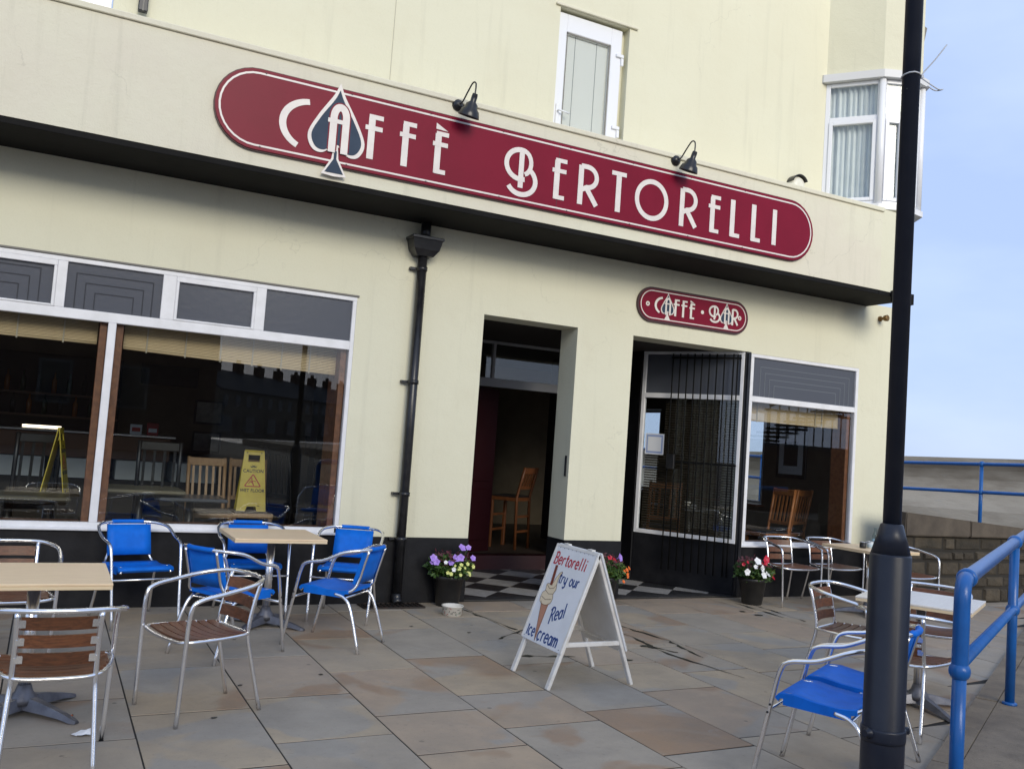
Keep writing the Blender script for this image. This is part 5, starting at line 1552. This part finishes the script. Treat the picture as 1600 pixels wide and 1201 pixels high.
# ------------------------------------------------------------------ interior furniture
def make_dining(label, loc, deg, wood, seat_h=.47, back_h=1.02, name='dining_chair', group=None, nsl=5, cat='chair', pad=True):
    t = thing(name, label, cat, loc, R(deg), group)
    for x in (-.19, .19):
        m = MB(); m.box(x-.02, x+.02, -.20, -.16, 0, seat_h-.02, .003); m.build('front_leg', wood, t)
        m = MB(); m.tube([(x, .21, 0), (x, .19, seat_h), (x, .24, (seat_h+back_h)/2), (x, .29, back_h)], .021, 6); m.build('back_post', wood, t)
    m = MB(); m.box(-.215, .215, -.215, .205, seat_h-.06, seat_h-.012, .004); m.build('seat_frame', wood, t)
    m = MB(); m.box(-.205, .205, -.205, .195, seat_h-.011, seat_h+.012, .008); m.build('seat', SEATPAD if pad else wood, t)
    m = MB(); m.box(-.20, .20, .262, .288, back_h-.09, back_h-.005, .006); m.build('top_rail', wood, t)
    m = MB(); m.box(-.19, .19, .20, .222, seat_h+.10, seat_h+.145, .003); m.build('lower_rail', wood, t)
    for k in range(nsl):
        x = -.14+.28*k/(nsl-1)
        m = MB(); m.face([(x-.013, .205, seat_h+.14), (x+.013, .205, seat_h+.14), (x+.013, .270, back_h-.085), (x-.013, .270, back_h-.085)]); m.face([(x-.013, .217, seat_h+.14), (x-.013, .282, back_h-.085), (x+.013, .282, back_h-.085), (x+.013, .217, seat_h+.14)])
        for s in (-.013, .013): m.face([(x+s, .205, seat_h+.14), (x+s, .217, seat_h+.14), (x+s, .282, back_h-.085), (x+s, .270, back_h-.085)])
        m.build('back_slat', wood, t)
    for z in ((seat_h*.4,) if seat_h < .6 else (.22, .42)):
        for y in (-.18, .20):
            m = MB(); m.box(-.18, .18, y-.01, y+.01, z, z+.03); m.build('stretcher', wood, t)
    return t
g_in = 'wooden dining chairs inside the cafe'
d0 = make_dining('pale wooden chair inside the left window, left of the yellow caution sign', (1.60, 1.75, FZ), 2, CHAIRP, group=g_in)
place(copy_tree(d0), (2.05, 1.85, FZ), 0, 'pale wooden chair inside the left window with the yellow caution sign on its seat')
o0 = make_dining('orange-brown wooden chair inside the small right window, nearest its middle', (9.22, 1.2, FZ), 197, CHAIRW, seat_h=.48, back_h=1.06, group=g_in)
place(copy_tree(o0), (8.72, 1.0, FZ), -90, 'orange-brown wooden chair side-on inside the small right window')
place(copy_tree(o0), (7.15, 1.25, FZ), 150, 'orange-brown wooden chair behind the grille of the porch window')
k0 = make_dining('black wooden chair inside the left window, tall slatted back in front of the counter', (1.05, 1.5, FZ), 172, CHAIRD, seat_h=.5, back_h=1.18, group=g_in, nsl=4)
place(copy_tree(k0), (-.1, 1.9, FZ), 190, 'black wooden chair inside the window at the left picture edge')
place(copy_tree(k0), (2.62, 2.3, FZ), 120, 'black wooden chair deep inside the left window, right of the caution sign')
make_dining('tall orange-brown bar stool with a back, seen through the open door', (5.72, 2.75, FZ), 215, STOOLW, seat_h=.70, back_h=1.10, name='bar_stool', cat='stool')

def in_table(label, loc, w, d, mt, rz=0):
    t = thing('dining_table', label, 'table', loc, R(rz), 'dining tables inside the cafe')
    m = MB(); m.box(-w/2, w/2, -d/2, d/2, .70, .735, .012); m.build('table_top', mt, t)
    m = MB(); m.lathe([(.04, .05), (.04, .70)], seg=8); m.build('column', CHAIRD, t)
    m = MB(); m.lathe([(.25, 0), (.22, .03), (.05, .06)], seg=14); m.build('base', CHAIRD, t)
DTOP = mat('dark_table_top', (.10, .10, .105), .25)
in_table('dining table with a pale edge inside the left window, near the mullion', (.85, 1.05, FZ), .75, .7, mat('olive_table_top', (.20, .17, .11), .35))
in_table('dark dining table inside the left window, before the pale chair', (1.30, .95, FZ-.06), .62, .55, DTOP)
in_table('dining table at the left picture edge inside the window', (-.25, 1.1, FZ-.1), 1.0, .7, mat('brown_grey_table_top', (.15, .13, .09), .35))
in_table('dining table inside the small right window left of the wooden chairs', (7.75, 1.45, FZ), .8, .8, DTOP)

def wet_sign(label, loc, rz):
    t = thing('wet_floor_sign', label, 'floor sign', loc, rz, 'yellow folding caution signs')
    H_, W0, W1, tl = .64, .155, .105, .10
    for s in (-1, 1):
        M_ = (basis((-0, -tl*1.0, 0), (1, 0, 0), (0, tl, H_)) if s < 0 else basis((0, tl, 0), (-1, 0, 0), (0, -tl, H_)))
        m = MB(); m.xf = M_
        L = math.hypot(H_, tl)
        k = lambda z: W0+(W1-W0)*z/L
        # panel with a hand hole and a foot cut-out
        for poly in ([(-k(0), 0), (-.06, 0), (-.045, .05), (-k(.05), .05)], [(.06, 0), (k(0), 0), (k(.05), .05), (.045, .05)], [(-k(.05), .05), (k(.05), .05), (k(.53), .53), (-k(.53), .53)],
                     [(-k(.53), .53), (-.062, .53), (-.062, .605), (-k(.605), .605)], [(.062, .53), (k(.53), .53), (k(.605), .605), (.062, .605)], [(-k(.605), .605), (k(.605), .605), (k(L), L), (-k(L), L)]):
            m.plate(poly, .008)
        p = m.build('panel', YELLOW, t)
        if s < 0: fr_, Mf = p, M_
    Mp = Mf @ Matrix.Translation((0, 0, .0082))
    for txt, y, sz in (('CAUTION', .415, .050), ('WET FLOOR', .205, .048)):
        cu = bpy.data.curves.new('lettering', 'FONT'); cu.body = txt; cu.size = sz; cu.align_x = 'CENTER'; cu.extrude = .0006; cu.offset = .0012; cu.space_character = 1.05
        ob = bpy.data.objects.new('tmp', cu); COL.objects.link(ob)
        bpy.context.view_layer.update()
        me = bpy.data.meshes.new_from_object(ob)
        bpy.data.objects.remove(ob)
        me.transform(Mp @ Matrix.Translation((0, y, .0006)) @ Matrix.Diagonal((.92, 1, 1, 1)))
        me.materials.clear(); me.materials.append(INKBLK)
        link('lettering', me, fr_)
    m = MB(); m.xf = Mp
    tri = fillet([(-.085, .265, 0), (.085, .265, 0), (0, .395, 0)], .016, 3, True); tri = [(q.x, q.y) for q in tri]
    m.stroke(tri+[tri[0]], .012, .001); m.build('warning_triangle', INKRED, fr_)
    m = MB(); m.xf = Mp
    m.stroke([(.012, .275), (-.002, .305), (-.012, .33)], .013, .001); m.stroke([(-.012, .33), (.015, .322), (.035, .318)], .008, .001); m.stroke([(-.002, .305), (-.03, .312), (-.045, .29)], .009, .001); m.stroke([(-.012, .33), (-.032, .322)], .007, .001)
    m.plate(arc(-.012, .348, .009, .009, 0, 330, 10), .001)
    m.build('slipping_figure', INKRED, fr_)
    m = MB(); m.xf = Mp
    for q in ([(-.035, .485), (-.012, .470), (.0, .485), (.012, .470), (.035, .485)], [(-.035, .470), (.035, .470)], [(-.02, .492), (.02, .478)], [(.02, .492), (-.02, .478)]): m.stroke(q, .005, .001)
    m.build('emblem', INKBLK, fr_)
    m = MB(); m.xf = Mp
    m.box(.06, .085, .055, .062, 0, .001)
    for sx in (-.075, .075): m.plate(arc(sx, .628, .007, .007, 0, 315, 7), .001)
    m.build('print_mark', INKBLK, fr_)
    m = MB(); m.box(-.10, .10, -.012, .012, H_-.012, H_+.01); m.build('hinge', YELLOW, t)
    return t
wet_sign('yellow CAUTION WET FLOOR sign standing on a pale chair in the shop window, facing out', (2.03, 1.74, FZ+.485), R(-4))
w2 = wet_sign('yellow folding floor sign seen edge-on at the far left of the shop window', (.12, 1.5, .80), R(80))

# counter, shelf, bottles and wall pictures
ct = thing('counter', 'long serving counter with a brown front and lit white display panels', 'counter', (.6, 4.2, FZ))
m = MB(); m.box(-1.9, .85, 0, .7, .85, 1.15, .01); m.box(-2.6, -1.9, 0, .7, .85, 1.12); m.build('counter_front', mat('counter_brown', (.13, .06, .03), .5), ct)
m = MB(); m.box(-2.6, .90, -.03, .72, 1.152, 1.18, .005); m.build('counter_top', STEEL, ct)
for k in range(6):
    m = MB(); m.box(-2.5+k*.68, -1.95+k*.68, .02, .6, .60, .84); m.build('display_panel', mat('pale_display', (.60, .64, .66), .4), ct)
m = MB(); m.box(-2.6, 1.6, .03, .7, 0, .59); m.build('plinth', INDARK, ct)
sh = thing('back_shelf', 'wooden back shelf behind the counter at the left', 'shelf', (.0, 5.7, FZ))
m = MB()
for z in (.9, 1.32, 1.62): m.box(-1.6, .9, -.12, .2, z, z+.03)
m.build('shelf_board', mat('shelf_wood', (.09, .05, .028), .5), sh)
m = MB(); m.box(-1.6, .9, .2, .22, .6, 2.2); m.build('back_panel', INDARK, sh)
rbt = random.Random(3)
ORD = ('first', 'second', 'third', 'fourth', 'fifth', 'sixth', 'seventh', 'eighth', 'ninth', 'tenth', 'eleventh', 'twelfth')
bm_ = []
for k in range(3):
    m = MB(); m.lathe([(.036, 0), (.036, .17), (.013, .22), (.013, .28)], seg=8); me = m.mesh('bottle'); me.materials.append((DARKGLASS, AMBER, CLEARB)[k]); bm_.append(me)
for k in range(22):
    o = link('bottle', bm_[k % 3], None, (-1.2+k*.095, 5.64+rbt.uniform(-.03, .05), FZ+1.65 if k % 2 else FZ+1.35))
    tag(o, '%s bottle from the left on the %s dim back shelf behind the counter' % (ORD[k//2], 'upper' if k % 2 else 'lower'), 'bottle', 'bottles on the back shelf')
tb_ = thing('tube_light', 'lit warm tube light under the shelf behind the counter', 'lamp', (-.06, 4.62, 1.40))
m = MB(); m.xf = Matrix.Rotation(R(90), 4, 'Y'); m.lathe([(.016, -.22), (.016, .22)], seg=8); m.build('tube', EMIT, tb_)
m = MB(); m.box(-.25, .25, -.02, .03, .02, .05); m.build('housing', INDARK, tb_)
for x, lab, cat_, mt in ((1.22, 'red tin on the counter inside the left window', 'tin', REDTIN), (1.02, 'small white card standing on the counter inside the left window', 'card', PAPER)):
    t = thing('tin' if cat_ == 'tin' else 'price_card', lab, cat_, (x, 4.3, FZ+1.18))
    m = MB(); m.box(-.07, .07, -.03, .03, 0, .16 if cat_ == 'tin' else .13, .006); m.build('body', mt, t)
    m = MB(); m.box(-.05, .05, -.034, -.031, .04, .09); m.build('face', INKRED if cat_ != 'tin' else PAPER, t)
FRM = mat('dark_picture_frame', (.02, .015, .012), .4)
for x, z, w, h_, lab, cc in ((2.15, 1.75, .42, .36, 'framed pale print on the back wall, upper of the pair left of the reflections', (.35, .34, .30)), (2.15, 1.30, .42, .32, 'framed grey print on the back wall, lower of the pair', (.28, .28, .27)),
                             (1.55, 2.25, .8, .3, 'long dark framed board high on the back wall inside the left window', (.03, .025, .022)), (3.9, 1.35, .5, .3, 'thin-framed dark picture inside the left window towards its right side', (.04, .03, .03))):
    t = thing('framed_picture', lab, 'picture', (x, 5.97, z), 0, 'pictures on the cafe back wall')
    m = MB(); m.box(-w/2, w/2, -.03, 0, -h_/2, h_/2, .005); m.build('frame', FRM, t)
    m = MB(); m.box(-w/2+.03, w/2-.03, -.034, -.031, -h_/2+.03, h_/2-.03); m.build('print', mat('picture_print', cc, .6, col2=tuple(v*.6 for v in cc), scale=9), t)
t = thing('framed_picture', 'white-mounted portrait picture on the side wall inside the small right window', 'picture', (9.84, 1.75, 1.75), R(-90), 'pictures on the cafe back wall')
m = MB(); m.box(-.3, .3, -.03, 0, -.36, .36, .005); m.build('frame', FRM, t)
m = MB(); m.box(-.24, .24, -.034, -.031, -.30, .30); m.build('print', PAPER, t)
m = MB(); m.box(-.14, .14, -.037, -.0345, -.18, .18); m.build('image', INDARK, t)
for x, y, lab in ((7.6, 1.3, 'white cup on the dark table inside the small right window'), (7.25, .75, 'white cup behind the grille of the porch window')):
    t = thing('cup', lab, 'cup', (x, y, FZ+.74))
    m = MB(); m.lathe([(.025, 0), (.04, .03), (.045, .075), (.04, .07)], seg=12, cap=False); m.build('body', CERAM, t)
    m = MB(); m.lathe([(.03, .002), (.07, .012)], seg=12, cap=False); m.build('saucer', CERAM, t)

# ------------------------------------------------------------------ what the shop windows mirror: a terrace across the road and a brick building with outside stairs
HOUSEF = mat('house_frame', (.14, .13, .12), .6)
HW = mat('house_render', (.16, .13, .10), .85, col2=(.11, .09, .07), scale=1)
def house(loc, rz, label):
    t = thing('terraced_house', label, 'house', loc, rz, 'terraced houses mirrored in the shop windows')
    w = 5.2
    m = MB(); m.box(0, w, 0, 8, 0, 5.6); m.build('wall', HW, t)
    m = MB(); m.face([(0, -.2, 5.5), (w, -.2, 5.5), (w, 4, 8), (0, 4, 8)]); m.face([(0, 4, 8), (w, 4, 8), (w, 8.2, 5.5), (0, 8.2, 5.5)]); m.face([(0, 0, 5.6), (0, 8, 5.6), (0, 4, 7.95)]); m.face([(w, 0, 5.6), (w, 8, 5.6), (w, 4, 7.95)])
    rf = m.build('roof', SLATE, t)
    m = MB(); m.box(-.5, .5, 3.5, 4.5, 7, 9.1); 
    for k in range(4): m.lathe([(.12, 9.1), (.10, 9.55)], (-.33+.22*k, 4, 0), 6)
    m.build('chimney', BRICK, rf)
    for x in (1.2, 3.9):
        m = MB(); m.box(x-.55, x+.55, -.06, -.001, 3.6, 5.0); f = m.build('window', HOUSEF, t)
        m = MB(); m.box(x-.45, x+.45, -.07, -.061, 3.7, 4.9); m.build('pane', HOUSEW, f)
    m = MB(); m.box(2.9, 4.9, -.5, -.001, .7, 2.6); f = m.build('bay', HOUSEF, t)
    m = MB(); m.box(3.0, 4.8, -.51, -.501, 1.0, 2.4); m.build('pane', HOUSEW, f)
    m = MB(); m.box(.8, 1.8, -.05, -.001, 0, 2.3); m.build('door', MARD, t)
    return t
h0 = house((20.0, -100, 0), R(130), 'first grey terraced house of the row mirrored in the left shop window')
ux = Vector((math.cos(R(130)), math.sin(R(130)), 0))
for k in range(1, 12):
    c = copy_tree(h0); c.location = Vector((20, -100, 0))-ux*5.2*k
    c['label'] = '%s grey terraced house of the row mirrored in the left shop window' % ORD[k]
bh = thing('corner_building', 'tall dark building across the road, mirrored in the left shop window', 'building', (-12, -38, 0))
m = MB(); m.box(0, 19.2, -12, 0, 0, 13); m.build('wall', BRICK, bh)
m = MB(); m.box(-.3, 19.5, -12.3, .3, 13.002, 13.5); m.build('parapet', SLATE, bh)
for i in range(5):
    for j in range(3):
        m = MB(); m.box(1.5+i*3.3, 2.9+i*3.3, .001, .06, 2+j*3.7, 4+j*3.7); f = m.build('window', HOUSEF, bh)
        m = MB(); m.box(1.62+i*3.3, 2.78+i*3.3, .061, .07, 2.12+j*3.7, 3.88+j*3.7); m.build('pane', HOUSEW, f)
sb = thing('stair_building', 'dark brick building with an outside metal stair, mirrored in the small right window', 'building', (15.0, -8.0, .45))
m = MB(); m.box(0, 12, -9, 0, -.2, 1.55); m.build('wall', BRICK, sb)
m = MB(); m.box(0, 12, -9, 0, 1.552, 1.62); m.build('roof', SLATE, sb)
for k in range(14):
    m = MB(); m.box(.3+k*.3, .65+k*.3, -1.2, -.1, 1.65+k*.11, 1.7+k*.11); m.build('stair_tread', IRON, sb)
m = MB(); m.box(4.55, 9, -1.2, -.1, 3.15, 3.2); m.build('landing', IRON, sb)
m = MB()
for k in range(15): m.tube([(.3+k*.3, -.1, 1.6+k*.11), (.3+k*.3, -.1, 2.5+k*.11)], .02, 5)
for k in range(14): m.tube([(4.6+k*.3, -.1, 3.2), (4.6+k*.3, -.1, 4.1)], .02, 5)
m.tube([(.3, -.1, 2.5), (4.6, -.1, 4.1), (9, -.1, 4.1)], .03, 6)
for k in range(24): m.tube([(.2+k*.3, -.05, 1.6), (.2+k*.3, -.05, 2.4)], .018, 5)
m.tube([(.1, -.05, 2.4), (7.3, -.05, 2.4)], .03, 6)
m.build('stair_railing', IRON, sb)
